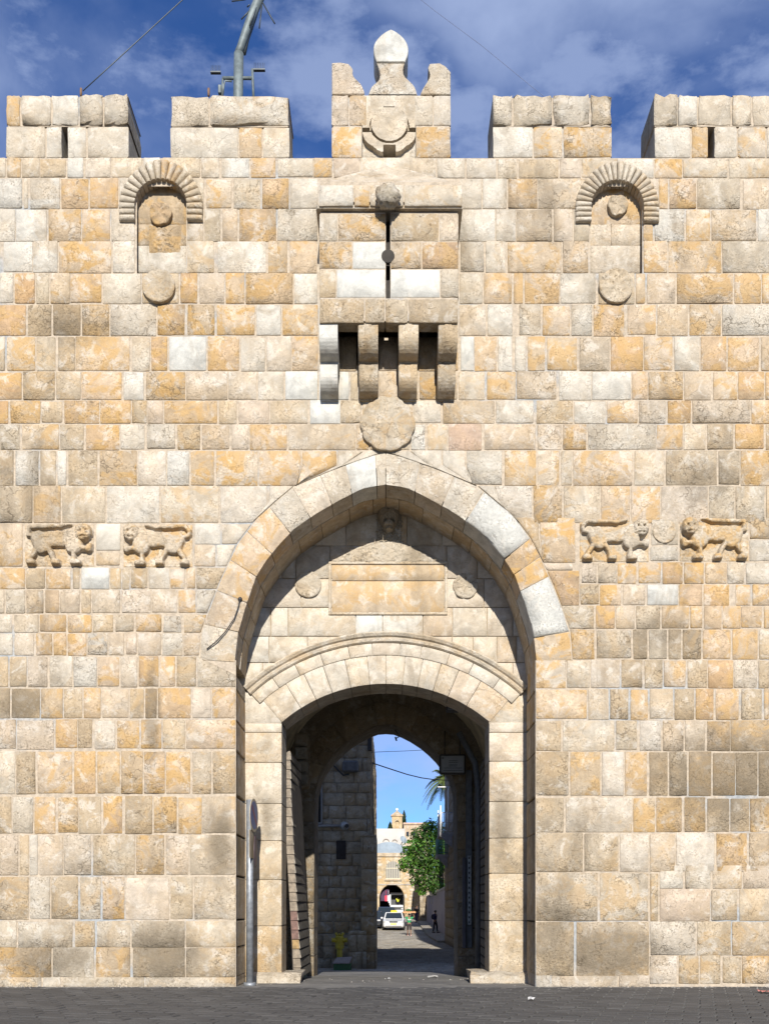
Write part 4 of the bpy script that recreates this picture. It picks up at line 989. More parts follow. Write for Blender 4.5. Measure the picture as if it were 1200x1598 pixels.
# door leaves folded back against the passage walls, plated with iron strips
M_IRON = plain('rusty_iron_plate', (.17, .15, .12), .55, .4, 9, metal=.35, bump=.4)
M_WOODD = plain('old_door_timber', (.05, .04, .032), .85, .4, 6)
M_EDGE = plain('worn_edge_plate', (.17, .135, .095), .6, .35, 12, metal=.15, bump=.3)
M_EDGE2 = plain('rust_red_plate', (.13, .072, .055), .7, .35, 12, bump=.3)
M_EDGE3 = plain('ochre_plate', (.24, .155, .06), .7, .3, 12, bump=.3)
def leaf(sx, lab):
    e = sub('door_leaf', gate, lab); H0, H1 = .02, 4.0
    def X(y, z): # inner face; the leaf hangs out of plumb, its foot further into the passage
        return sx * (1.66 - (.19 * max(0, (3.2 - z) / 3.2) if sx < 0 else -.135) - (.03 if sx < 0 else -.02) * (y - 2))
    ya, yb = 2.02, 3.65; mb = MB()
    vs = [(X(ya, H0) + sx * .14, ya + .01, H0), (X(yb, H0) + sx * .14, yb, H0), (X(yb, H0) + sx * .015, yb, H0), (X(ya, H0) + sx * .015, ya + .01, H0)]
    vs += [(X(ya, H1) + sx * .14, ya + .01, H1), (X(yb, H1) + sx * .14, yb, H1), (X(yb, H1) + sx * .015, yb, H1), (X(ya, H1) + sx * .015, ya + .01, H1)]
    mb.add(vs, [(0, 1, 2, 3), (4, 7, 6, 5), (0, 4, 5, 1), (1, 5, 6, 2), (2, 6, 7, 3), (3, 7, 4, 0)]); mb.build('timber', M_WOODD, e)
    n = 24; hh = (H1 - H0) / n
    for k in range(n):
        z0, z1 = H0 + k * hh + .006, H0 + (k + 1) * hh - .030; t = rng.uniform(0, .012); mb = MB()
        q = [(X(ya, z0) - sx * (.012 + t), ya, z0), (X(yb, z0) - sx * (.004), yb + .01, z0 + .01), (X(yb, z1) - sx * .0, yb + .01, z1 + .01), (X(ya, z1) - sx * t, ya, z1)]
        bk = [(X(p[1], p[2]) + sx * .012, p[1], p[2]) for p in q]
        mb.add(q + bk, [(0, 1, 2, 3), (4, 5, 6, 7)] + [(i, 4 + i, 4 + (i + 1) % 4, (i + 1) % 4) for i in range(4)]); mb.build('iron_plate', M_IRON, e)
        mb = MB(); a = X(ya, z0); mt = M_EDGE if k > 6 or sx > 0 else (M_EDGE3 if k in (3,) else (M_EDGE2 if k in (4, 5, 6) else M_EDGE))
        mb.add([(a, ya - .012, z0 - .003), (a + sx * .12, ya - .012, z0 - .003), (X(ya, z1) + sx * .12, ya - .012, z1 + .022), (X(ya, z1), ya - .012, z1 + .022), (a, ya + .02, z0 - .003), (a + sx * .12, ya + .02, z0 - .003), (X(ya, z1) + sx * .12, ya + .02, z1 + .022), (X(ya, z1), ya + .02, z1 + .022)],
               [(0, 1, 2, 3), (4, 7, 6, 5)] + [(i, 4 + i, 4 + (i + 1) % 4, (i + 1) % 4) for i in range(4)]); mb.build('edge_plate', mt, e)
    return e
leaf(-1, 'left door leaf folded back, its edge lit and patched rust red and ochre'); leaf(1, 'right door leaf folded back in deep shade')
# loose timber prop, pipe, hinge plate and boards at the right jamb
M_PALEW = plain('pale_plank', (.34, .33, .22), .8, .3, 10); M_PIPE = plain('dull_grey_paint', (.085, .088, .09), .6, .25, 10)
mb = MB(); a, b = P(476, 1430, 3.9), P(479, 1510, 3.9); mb.box(a.x - .035, a.x + .03, 3.85, 3.9, gz(3.9), 1.15, .006)
tag(mb.build('plank', M_PALEW), 'pale upright board leaning at the end of the left door leaf', 'board')
mb = MB(); p = P(744, 1300, 2.4); mb.tube([(p.x + .18, 4.2, -.25), (p.x + .18, 4.2, 3.6), (p.x + .12, 4.2, 4.1), (p.x - .2, 4.2, 4.7)], .06, 10); mb.build('drain_pipe', M_PIPE, gate)
mb = MB(); a, b = P(727, 1480, 5.95), P(737, 1395, 5.95); mb.box(a.x, b.x, 5.98, 6.09, a.z, 4.2, .01); mb.build('door_post', M_PIPE, gate)
M_STRIP = plain('galvanised_strip', (.30, .31, .30), .5, .3, 14, metal=.3)
mb = MB(); a, b = P(729.5, 1443, 5.9), P(735.5, 1335, 5.9); mb.box(a.x, b.x, 5.92, 5.975, a.z, b.z, .006)
mb.build('hinge_strip', M_STRIP, gate)
for k in range(14):
    mb = MB(); z = a.z + (b.z - a.z) * (k + .5) / 14; mb.box(a.x + .02, a.x + .05, 5.90, 5.918, z - .025, z + .02); mb.build('slot', M_BLACK, gate)
mb = MB(); a, b = P(722, 1480, 5.8), P(727, 1338, 5.8); mb.box(a.x, b.x, 5.83, 5.97, a.z, b.z, .01); mb.build('jamb_board', plain('shade_toned_board', (.06, .06, .075), .7, .2, 6), gate)  # board colour darkened to stand in for shade
# plaque sign hung from the inner arch
M_SIGN = plain('grey_enamel', (.20, .205, .205), .45, .08, 6); M_SIGND = plain('sign_frame_black', (.03, .03, .03), .5, .1); M_INK = plain('sign_ink', (.07, .07, .07), .6, .1)
a, b = P(685.5, 1208, 5.6), P(727, 1176.5, 5.6); sg = thing('wall_sign', 'grey rectangular sign with black frame hanging at the right of the inner arch', 'sign', (a.x, 5.6, a.z), world=True)
mb = MB(); mb.box(a.x, b.x, 5.62, 5.74, a.z, b.z, .03); mb.build('frame', M_SIGND, sg)
mb = MB(); mb.box(a.x + .035, b.x - .035, 5.6, 5.63, a.z + .035, b.z - .035, .012); mb.build('panel', M_SIGN, sg)
mb = MB(); W_ = b.x - a.x; Hh = b.z - a.z
for (u0, u1, v) in ((.36, .70, .66), (.36, .70, .58), (.36, .68, .46), (.36, .66, .40), (.18, .86, .30), (.14, .88, .18)): mb.box(a.x + W_ * u0, a.x + W_ * u1, 5.596, 5.602, a.z + Hh * v - .006, a.z + Hh * v + .006)
mb.ball((a.x + .075, 5.6, b.z - .085), .022, 8, 6, (1, .3, 1)); mb.build('lettering', M_INK, sg)
mb = MB(); mb.tube([(a.x + .12, 5.7, b.z - .02), (a.x + .12, 5.7, b.z + .5)], .012, 6); mb.tube([(b.x - .12, 5.7, b.z - .02), (b.x - .12, 5.7, b.z + .5)], .012, 6); mb.build('hanger', M_BLACK, sg)
# lamp under the front arch
p = P(708, 1104, 2.0); lp = thing('floodlight', 'small dark floodlight fixed under the vault behind the right of the arch', 'floodlight', p, world=True)
mb = MB(); mb.box(p.x - .13, p.x + .12, 2.05, 2.25, p.z - .05, p.z + .05, .02); mb.build('housing', M_SIGND, lp); mb = MB(); mb.tube([(p.x, 2.15, p.z + .04), (p.x, 2.15, p.z + .45)], .015, 6); mb.build('bracket', M_SIGND, lp)
mb = MB(); mb.box(p.x - .11, p.x + .10, 2.035, 2.052, p.z - .035, p.z + .035); mb.build('lens', M_PIPE, lp)
# hook dangling from the inner arch
mb = MB(); q = lambda x, y: P(x, y, 6.6); mb.tube([q(617, 1130), q(617, 1140), q(622, 1146), q(622, 1150), q(617, 1153)], .013, 6); mb.tube([q(617, 1150), q(618, 1154), q(619, 1156)], .02, 6); mb.tube([q(616, 1133), q(621, 1139), q(626, 1136)], .02, 6)
tag(mb.build('wire_hook', M_BLACK), 'twist of black wire dangling from the inner arch against the sky', 'wire')
# no-parking sign post in the corner of the niche
M_GALV = plain('galvanised_steel', (.22, .23, .24), .5, .25, 14, metal=.4)
p = P(390.5, 1538, .30); sp_ = thing('sign_post', 'galvanised post with a round blue sign seen edge-on, left of the gateway', 'sign post', (p.x, .30, 0), world=True)
mb = MB(); mb.tube([(p.x - .005, .3, -.02), (p.x - .005, .3, 2.95)], .058, 14); mb.build('post', M_GALV, sp_)
mb = MB(); mb.tube([(p.x - .005, .3, -.02), (p.x - .005, .3, .05)], .10, 14); mb.build('foot', M_GALV, sp_)
M_BLUE = plain('sign_blue', (.03, .055, .17), .35, .1); M_SRED = plain('sign_red', (.17, .03, .035), .4, .1); M_BACK = plain('sign_back_tan', (.33, .27, .18), .6, .15, 8); M_SWH = plain('sign_white', (.6, .6, .6), .4, .05)
th = R(83.5)
def sdisc(c, r, t0, t1, mat, nm, n=28):
    mb = MB(); d = Vector((math.sin(th), -math.cos(th), 0)); s_ = Vector((math.cos(th), math.sin(th), 0)); c = Vector(c); vs = []
    for tt_ in (t0, t1): vs += [c + d * tt_ + s_ * (r * math.cos(2 * math.pi * k / n)) + Vector((0, 0, r * math.sin(2 * math.pi * k / n))) for k in range(n)]
    mb.add(vs, [tuple(range(n)), tuple(range(2 * n - 1, n - 1, -1))] + [(k, n + k, n + (k + 1) % n, (k + 1) % n) for k in range(n)]); return mb.build(nm, mat, sp_)
c = (p.x, .26, 2.70); sdisc(c, .265, .062, .072, M_BACK, 'sign_rim'); sdisc(c, .222, .0725, .075, M_BLUE, 'sign_face')
def splate(c, hw, z0, z1, t0, t1, mat, nm, rot=0):
    mb = MB(); d = Vector((math.sin(th), -math.cos(th), 0)); s_ = Vector((math.cos(th), math.sin(th), 0)); c = Vector(c)
    vs = [c + d * t + s_ * (a * hw) + Vector((0, 0, z - c.z)) for t in (t0, t1) for a, z in ((-1, z0), (1, z0), (1, z1), (-1, z1))]
    mb.add(vs, [(0, 1, 2, 3), (7, 6, 5, 4)] + [(i, 4 + i, 4 + (i + 1) % 4, (i + 1) % 4) for i in range(4)]); return mb.build(nm, mat, sp_)
mb = MB(); d = Vector((math.sin(th), -math.cos(th), 0)); s_ = Vector((math.cos(th), math.sin(th), 0)); cc_ = Vector(c) + d * .0765
mb.add([cc_ + s_ * a + Vector((0, 0, z)) for a, z in ((-.19, .13), (-.15, .17), (.19, -.13), (.15, -.17))], [(0, 1, 2, 3)]); mb.build('sign_bar', M_SRED, sp_)
splate((p.x - .02, .27, 2.2), .21, 2.02, 2.46, .062, .070, M_BACK, 'lower_plate')
th = R(92); d = Vector((math.sin(th), -math.cos(th), 0)); s_ = Vector((math.cos(th), math.sin(th), 0)); sdisc((p.x + .0, .40, 2.14), .26, .072, .080, plain('faded_purple', (.07, .04, .06), .6, .2), 'second_sign')
# ------------------------------------------------------------------ litter
def litter(px, py, y, code, lab, s=.12):
    c = P(px, py, y); z = gz(y) + .008; mb = MB(); r_ = random.Random(px); vs = []
    for j in range(4):
        for i in range(4): vs.append((c.x + (i - 1.5) * s * .5, y + (j - 1.5) * s * .7, z + r_.uniform(0, .045)))
    mb.add(vs, [(j * 4 + i, j * 4 + i + 1, j * 4 + i + 5, j * 4 + i + 4) for j in range(3) for i in range(3)], False); tag(mb.build('paper_scrap', code), lab, 'litter', 'paper scraps on the paving')
M_PAPER = plain('waste_paper', (.42, .41, .39), .8, .1)
litter(675, 1521, 4.0, M_PAPER, 'larger flat white paper scrap on the passage floor near the right wall', .13); litter(605, 1529, 2.0, M_PAPER, 'crumpled white paper scrap in the middle of the gate floor', .07)
litter(1193, 1550, -1.2, plain('red_wrapper', (.45, .16, .13), .7, .5, 30), 'crumpled red and white wrapper on the pavers at the foot of the wall', .1)
litter(829, 1565, -2.4, M_PAPER, 'tiny white scrap on the dark pavers right of the gateway', .06)
# ------------------------------------------------------------------ mast and wires above the wall
YM = 2.6; Q = lambda x, y, d=0.0: P(x, y, YM + d)
b_ = Q(371, 160); mast = thing('antenna_mast', 'grey steel mast bending to the right behind the second merlon', 'mast', (b_.x, YM, 12.8), world=True)
M_MAST = plain('weathered_steel', (.12, .145, .145), .6, .3, 6, metal=.15)
M_MASTD = plain('dark_steel', (.05, .06, .065), .5, .2, 6, metal=.4)
mb = MB(); mb.tube([Q(372, 175), Q(372, 150), Q(373, 84)], .088, 14); mb.build('lower_tube', M_MAST, mast)
mb = MB(); mb.tube([Q(371, 86), Q(376, 74), Q(384, 50), Q(393, 25), Q(404, 0), Q(413, -22)], [.07, .07, .075, .08, .085, .085], 12); mb.build('leaning_tube', M_MAST, mast)
mb = MB(); mb.tube([Q(381, 84, .05), Q(386, 62, .05), Q(397, 30, .05), Q(408, -5, .05)], .04, 8); mb.build('stay_tube', M_MASTD, mast)
mb = MB(); mb.tube([Q(348, 122), Q(394, 122)], .03, 8); mb.tube([Q(348, 122), Q(347, 150)], .02, 6); mb.tube([Q(394, 108), Q(396, 152)], .025, 6); mb.tube([Q(362, 127), Q(352, 126), Q(350, 132), Q(348, 150)], .014, 6); mb.build('cross_arm', M_MAST, mast)
for (x0, x1, y) in ((329, 345, 113.5), (396, 414, 109.5)):
    mb = MB(); a, b = Q(x0, y + 1), Q(x1, y - 1); mb.box(a.x, b.x, YM - .03, YM + .03, a.z, b.z)
    for k in range(7): x = a.x + (b.x - a.x) * (k + .3) / 7; mb.tube([(x, YM, a.z), (x + .01, YM - .02, a.z + .13)], .004, 4)
    mb.build('bird_spikes', M_MASTD, mast)
mb = MB(); mb.box(Q(341, 0).x, Q(346, 0).x, YM - .04, YM + .04, Q(0, 147).z, Q(0, 134).z, .01); mb.build('junction_box', M_MAST, mast)
for a, b in (((410, 4), (429, 37)), ((409, 8), (405, 44)), ((394, 12), (377, 30)), ((403, 4), (390, 40)), ((362, 2), (384, -1)), ((386, 11), (390, 7))):
    mb = MB(); mb.tube([Q(*a, -.05), Q(*b, -.08)], .013, 5); mb.build('aerial_rod', M_MASTD, mast)
mb = MB(); q = [Q(130 + 155 * t, 142 - 142 * t - 6 * math.sin(math.pi * t) * 0, 1) for t in (0, .25, .5, .75, 1, 1.3)]; mb.tube(q, .010, 5); tag(mb.build('cable', M_MASTD), 'long thin dark wire rising to the right from the leftmost merlon', 'cable')
mb = MB(); mb.tube([Q(600, -45, 1), Q(680, 18, 1), Q(750, 70, 1), Q(845, 148, 1), Q(860, 160, 1)], .0045, 5); tag(mb.build('cable', plain('pale_wire', (.10, .12, .2), .6, .1)), 'faint wire slanting down to the right of the centre finial', 'cable')
for px in (127, 326): mb = MB(); mb.tube([P(px, 150, .6), P(px, 138, .6)], .02, 6); tag(mb.build('iron_peg', plain('rusty_iron', (.16, .09, .05), .8, .3)), 'short rusty iron peg on top of the ' + ('leftmost merlon' if px < 200 else 'merlon below the antenna mast'), 'peg')
# ------------------------------------------------------------------ house with the hydrant, left of the street
M_HOUSE = stone_material('grey_house_stone', gain=(1.0, 1.02, 1.03), bump=.9)
YH = 16.0; h0 = P(487, 1510, YH); xr = P(579.5, 0, YH).x
house = thing('stone_house', 'rough grey stone house in shade at the left of the street beyond the gate', 'house', (-1.5, YH, -.64), world=True)
HC = ['gtr', 'tr', 'gr', 'tdr', 'gbr', 'bgr', 'dgr']
rng.seed(11)
courses(None, (-3.2, YH, -.66), (1, 0, 0), (0, 0, 1), (0, -1, 0), xr + 3.2, 7.9, .36, .55, HC, .1, par=house, mat=M_HOUSE, edge=.03, rough=1.0)
mb = MB(); courses(mb, (xr, YH, -.66), (0, 1, 0), (0, 0, 1), (1, 0, 0), 14, 7.9, .46, .6, HC, .1, edge=.035, rough=1.0); mb.build('side_stones', M_HOUSE, house, kind='stuff')
mb = MB(); mb.cur = ((.22, .2, .17), (.8, .1, .2)); mb.box(-7.5, xr - .02, YH + .02, YH + 14, -.9, 7.2); mb.build('house_core', M_HOUSE, house)
mb = MB(); a, b = P(563, 1512, YH - .5), P(588, 1302, YH - .5)
mb.cur = ((.17, .16, .14), (.7, .1, .6)); courses(mb, (a.x, YH - .45, -.66), (1, 0, 0), (0, 0, 1), (0, -1, 0), b.x - a.x, b.z + .66, .5, .8, ['dr', 'tdr'], .5); mb.box(a.x + .01, b.x - .01, YH - .43, YH + 2, -.9, b.z - .02)
mb.build('buttress', M_HOUSE, house)
a, b = P(543, 1510, YH - .6), P(572, 1452, YH - .6)
mb = MB(); mb.cur = ((.26, .25, .22), (.5, .1, .3)); courses(mb, (a.x, YH - .6, -.66), (1, 0, 0), (0, 0, 1), (0, -1, 0), b.x - a.x, b.z + .66, .55, .5, ['gr', 'gtr'], .5); mb.box(a.x + .01, b.x - .01, YH - .58, YH - .02, -.8, b.z - .02); tag(mb.build('stone_pedestal', M_HOUSE), 'low block of grey masonry at the house wall beside the yellow hydrant', 'pedestal')
M_GLASS = plain('dark_glass', (.015, .018, .02), .15, .1); M_WFR = plain('grey_window_frame', (.22, .22, .21), .6, .1)
a, b = P(489, 1286, YH), P(503.5, 1214, YH); w_ = sub('window', house); mb = MB(); t = .05
for q in ((a.x, a.x + t, a.z, b.z), (b.x - t, b.x, a.z, b.z), (a.x + t, b.x - t, a.z, a.z + t), (a.x + t, b.x - t, b.z - t, b.z)): mb.box(q[0], q[1], YH - .06, YH + .02, q[2], q[3])
mb.build('frame', M_WFR, w_); mb = MB(); mb.box(a.x + t, b.x - t, YH - .03, YH - .02, a.z + t, b.z - t); mb.build('pane', M_GLASS, w_)
a, b = P(525, 1341, YH), P(540, 1312, YH); mb = MB(); mb.box(a.x, b.x, YH - .035, YH - .012, a.z, b.z); mb.build('painted_hole', plain('painted_hole_shade', (.03, .025, .022), .9, .3), house)  # dark plate on the wall face, its colour stands for a hole's shade
mb = MB(); a = P(575.5, 1172, YH); mb.box(a.x - .03, a.x + .09, YH - .14, YH - .02, a.z, a.z + .55, .01); mb.build('down_pipe', M_BLACK, house)
a, b = P(535, 1206, YH), P(560, 1188, YH); bx = thing('junction_box', 'grey electric box high on the house wall where the street cables meet', 'electric box', (a.x, YH - .2, a.z), world=True)
mb = MB(); mb.box(a.x, b.x, YH - .22, YH - .03, a.z, b.z, .05); mb.build('case', M_PIPE, bx); mb = MB(); mb.tube([P(504, 1190, YH - .05), P(515, 1188, YH - .08), P(526, 1200, YH - .1), P(536, 1210, YH - .1), P(545, 1208, YH - .1)], .03, 6); mb.build('conduit', M_BLACK, bx)
cmr = thing('security_camera', 'grey security camera on a pipe across the house wall under the electric box', 'camera', P(537, 1291, YH - .3), world=True)
mb = MB(); mb.tube([P(490, 1289, YH - .06), P(533, 1289, YH - .06)], .045, 8); mb.build('pipe', M_WFR, cmr); mb = MB(); c = P(537.5, 1289, YH - .2); mb.ball(c, .14, 14, 10); mb.build('dome', M_STRIP, cmr); mb = MB(); mb.tube([c + Vector((.05, -.06, -.0)), c + Vector((.09, -.16, -.01))], .06, 10); mb.build('lens', M_BLACK, cmr)
# hydrant: yellow standpipe, two outlets
M_YEL = plain('hydrant_yellow', (.36, .28, .012), .45, .15, 10)
p = P(530, 1503, 15.2); z0 = gz(15.2); hyd = thing('fire_hydrant', 'tall yellow fire hydrant with two outlets against the dark house wall', 'hydrant', (p.x, 15.2, z0), world=True)
mb = MB(); mb.tube([(p.x, 15.2, z0), (p.x, 15.2, z0 + .05), (p.x, 15.2, z0 + .06), (p.x, 15.2, z0 + .62), (p.x, 15.2, z0 + .64), (p.x, 15.2, z0 + .98), (p.x, 15.2, z0 + 1.02)], [.16, .16, .085, .085, .13, .14, .10], 14, smooth=False); mb.build('standpipe', M_YEL, hyd)
for s in (-1, 1):
    mb = MB(); mb.tube([(p.x + s * .08, 15.17, z0 + .88), (p.x + s * .22, 15.12, z0 + .90), (p.x + s * .23, 15.12, z0 + .90)], [.07, .07, .09], 10, smooth=False); mb.tube([(p.x + s * .05, 15.2, z0 + 1.0), (p.x + s * .12, 15.2, z0 + 1.12)], .04, 8); mb.build('outlet', M_YEL, hyd)
mb = MB(); mb.tube([(p.x, 15.2, z0 + 1.02), (p.x, 15.2, z0 + 1.10)], .03, 6); mb.build('valve_stem', M_YEL, hyd)
a, b = P(521, 1514, 14.6), P(554, 1497, 14.6); zz = gz(14.6); M_CARD = plain('cardboard_grey', (.26, .22, .20), .85, .15, 10); M_CGRN = plain('crate_green', (.03, .10, .035), .6, .2)
cb = thing('cardboard_box', 'flattened cardboard box with green base at the foot of the hydrant', 'box', (a.x, 14.6, zz), world=True)
mb = MB(); mb.box(a.x, b.x - .12, 14.5, 15.0, zz, zz + .2, .005); mb.build('base', M_CGRN, cb); mb = MB(); mb.add([(a.x - .03, 14.48, zz + .21), (b.x - .16, 14.48, zz + .21), (b.x - .1, 15.0, zz + .38), (a.x + .08, 15.0, zz + .36), (a.x - .03, 14.48, zz + .225), (b.x - .16, 14.48, zz + .225), (b.x - .1, 15.0, zz + .395), (a.x + .08, 15.0, zz + .375)], [(0, 1, 2, 3), (7, 6, 5, 4), (0, 4, 5, 1), (1, 5, 6, 2), (2, 6, 7, 3), (3, 7, 4, 0)]); mb.build('flap', M_CARD, cb)
# cables over the street
mb = MB(); mb.tube([P(579, 1188 + 2, 16.2)] + [Vector((-.3 + 3.4 * t, 16.5 + 8 * t, P(579, 1190, 16.2).z + (P(702, 1216, 24.5).z - P(579, 1190, 16.2).z) * t - .22 * math.sin(math.pi * t))) for t in (.15, .3, .45, .6, .75, .9)] + [P(706, 1217, 24.8)], .018, 6)
tag(mb.build('cable', M_BLACK), 'thick dark cable sagging across the street below the gate arch', 'cable')
mb = MB(); mb.tube([P(576, 1174, 16.2), P(630, 1172, 20), P(690, 1169, 24.5)], .010, 6); tag(mb.build('cable', M_MASTD), 'thin straight cable across the street, above the thick one', 'cable')
# ------------------------------------------------------------------ right-hand buildings and the painted wall
M_RB = stone_material('right_house_stone', gain=.8, bump=.7)
def block(name, lab, x0, x1, y0, y1, z0, z1, cds, face, cat='house', mat=None, ch=.5, sw=.8):
    t = thing(name, lab, cat, ((x0 + x1) / 2, (y0 + y1) / 2, z0), world=True); mat = mat or M_RB
    mb = MB(); mb.cur = ((.25, .22, .18), (.7, .2, .4)); mb.box(x0 + .03, x1, y0 + .03, y1, z0 - 1, z1); mb.build('wall', mat, t)
    mb = MB()
    if 'w' in face: courses(mb, (x0, y1, z0), (0, -1, 0), (0, 0, 1), (-1, 0, 0), y1 - y0, z1 - z0, ch, sw, cds, .05, edge=.025)
    if 's' in face: courses(mb, (x0, y0, z0), (1, 0, 0), (0, 0, 1), (0, -1, 0), x1 - x0, z1 - z0, ch, sw, cds, .05, edge=.025)
    mb.build('stonework', mat, t, kind='stuff'); return t
rb = block('tall_house', 'tall grey house with balconies at the right of the street beyond the gate', 3.25, 12, 18, 41.5, -.7, 11.0, ['gt', 'gb', 'tg', 'g', 'gc'], 'ws')
M_WRAIL = plain('white_railing', (.62, .62, .60), .5, .1); M_GRAIL = plain('green_railing', (.10, .26, .22), .5, .15); M_SLAB = plain('balcony_slab', (.30, .28, .26), .8, .2, 5)
def balcony(yb, xl, z0, z1, mat, lab, top=False):
    e = sub('balcony', rb, lab); mb = MB(); mb.box(xl, 3.24, yb, yb + 2.6, z0 - .16, z0, .01)
    mb.add([(xl, yb, z0 - .16), (3.2, yb, z0 - .16), (3.2, yb, z0 - .75), (xl, yb + .15, z0 - .16), (3.2, yb + .15, z0 - .16), (3.2, yb + .15, z0 - .75)], [(0, 1, 2), (5, 4, 3), (0, 3, 4, 1), (1, 4, 5, 2), (2, 5, 3, 0)])
    mb.build('slab', M_SLAB, e); mb = MB()
    for h in (.08, .5, z1 - z0):
        mb.tube([(3.2, yb + .05, z0 + h), (xl + .05, yb + .05, z0 + h), (xl + .05, yb + 2.5, z0 + h)], .03, 6)
    n = 7
    for k in range(n + 1): x = xl + .05 + (3.2 - xl - .05) * k / n; mb.tube([(x, yb + .05, z0), (x, yb + .05, z0 + (z1 - z0))], .018 if k else .035, 5)
    for k in range(1, 9): y_ = yb + .05 + 2.45 * k / 8; mb.tube([(xl + .05, y_, z0), (xl + .05, y_, z1)], .018, 5)
    if top:
        for (y_) in (yb + .05, yb + 2.5): mb.tube([(xl + .05, y_, z0), (xl + .05, y_, z1 + .35)], .035, 6)
        mb.tube([(xl - .1, yb + .05, z1 + 1.25), (3.2, yb + .05, z1 + 1.25)], .035, 6); mb.tube([(3.0, yb + .05, z0), (3.0, yb + .05, z1 + 1.25)], .04, 6)
    mb.build('railing', mat, e)
ya = 34.0; s_ = (D + ya) / D / 100
balcony(ya, P(686, 0, ya).x, P(0, 1299, ya).z, P(0, 1268, ya).z, M_WRAIL, 'upper balcony with white metal railing', True)
yb = 38.0; balcony(yb, P(682, 0, yb).x, P(0, 1333, yb).z, P(0, 1306, yb).z, M_GRAIL, 'lower balcony with pale green railing')
M_LAV = plain('lavender_painted_render', (.40, .37, .41), .85, .12, 2.0, bump=.15)
pw = thing('painted_wall', 'long lavender grey painted wall along the right pavement with pale coping', 'wall', (3.9, 44, -.6), world=True)
mb = MB(); q = [(4.05, 41.6, -.75, 2.75), (4.05, 50, -.72, 2.75), (4.0, 60, -.62, 2.62), (3.9, 72, -.2, 2.5), (3.85, 84, 0, 2.42)]
vs = []; fs = []
for (x, y, z0, z1) in q: vs += [(x, y, z0), (x, y, z1), (x + .3, y, z1), (x + .3, y, z0)]
for i in range(len(q) - 1):
    for k in range(4): fs.append((i * 4 + k, (i + 1) * 4 + k, (i + 1) * 4 + (k + 1) % 4, i * 4 + (k + 1) % 4))
fs += [(0, 1, 2, 3), tuple((len(q) - 1) * 4 + k for k in (3, 2, 1, 0))]; mb.add(vs, fs); mb.build('wall', M_LAV, pw)
mb = MB()
for (a, b) in zip(q, q[1:]):
    mb.add([(a[0] - .06, a[1], a[3] + .003), (b[0] - .06, b[1], b[3] + .003), (b[0] + .36, b[1], b[3] + .003), (a[0] + .36, a[1], a[3] + .003), (a[0] - .06, a[1], a[3] + .13), (b[0] - .06, b[1], b[3] + .13), (b[0] + .36, b[1], b[3] + .13), (a[0] + .36, a[1], a[3] + .13)], [(0, 1, 2, 3), (4, 7, 6, 5), (0, 4, 5, 1), (2, 6, 7, 3)])
mb.build('coping', plain('pale_coping', (.5, .47, .43), .8, .15), pw)
c = P(674, 1390, 50); sgl = thing('street_lamp', 'white lantern on a bracket at the top of the lavender wall', 'lamp', (4.0, 70, 2.8), world=True)
mb = MB(); x_ = 3.72; mb.tube([(x_, 70, 1.7), (x_, 70, 2.4)], .05, 6); mb.build('bracket', M_WRAIL, sgl); mb = MB(); mb.tube([(x_, 70, 2.4), (x_ + .05, 70, 2.75), (x_ + .1, 70, 3.05)], [.12, .32, .2], 8); mb.build('lantern', M_WRAIL, sgl)
rb2 = block('stone_buttress', 'leaning rough stone buttress wall at the far end of the lavender wall', 3.2, 7.5, 84.2, 106, 0, 4.4, ['t', 'td', 'b', 'tg'], 'ws', cat='wall')
kerb = MB(); kerb.box(3.0, 4.03, 42, 84, -.9, -.45); 
vs = []; fs = []
for y in (41.6, 46, 54, 57, 60, 63, 66, 71, 76, 84): vs += [(2.85, y, gz(y) - .1), (2.85, y, gz(y) + .13), (4.04, y, gz(y) + .13)]
for i in range(9):
    for k in range(2): fs.append((i * 3 + k, (i + 1) * 3 + k, (i + 1) * 3 + k + 1, i * 3 + k + 1))
kerb = MB(); kerb.cur = ((.26, .245, .22), (.4, .1, .4)); kerb.add(vs, fs + [(0, 1, 2), (27, 29, 28)]); kerb.build('pavement', M_FLAG, kind='structure')
# left side of the street beyond the house
lh = block('plain_house', 'cream stone house on the left of the street behind the parked cars', -9, -2.6, 31, 104, -.6, 9.0, ['c', 'b', 'bg', 'o'], 's', mat=M_STONE)
# ------------------------------------------------------------------ far arch building and the houses over it
YE = 108.0; E = lambda px, py, d=0.0: P(px, py, YE + d)
eb = thing('arch_building', 'ochre stone building with a barred arched window bridging the end of the street', 'building', (0, YE, .4), world=True)
M_OCH = stone_material('ochre_far_stone', scale=.45, bump=.5)
za = E(0, 1332).z; xa, xb = E(540, 0).x, E(652, 0).x
def tunnel(px): return (611.5, 19.5, 1400)   # centre, half width, springing row
pts = [(xa, -.3), (xa, za), (xb, za), (xb, -.3), (E(631, 0).x, -.3)] + [(E(611.5 + 19.5 * math.cos(t), 0).x, E(0, 1402 - 22 * math.sin(t)).z) for t in [math.pi * k / 16 for k in range(17)]] + [(E(592, 0).x, -.3)]
mb = MB(); mb.cur = ((.40, .31, .18), (.5, .6, .4)); mb.prism(pts, YE, YE + 9); mb.build('wall', M_OCH, eb)
mb = MB(); rng.seed(5)
def inarch(x, z):
    p = ((x - CX) / ((D + YE) / D / 100) + 605, 1420 - (z - CZ) / ((D + YE) / D / 100))
    if abs(p[0] - 611.5) < 23 and p[1] > 1377: return True
    return 597 < p[0] < 629 and 1338 < p[1] < 1374
z = .0
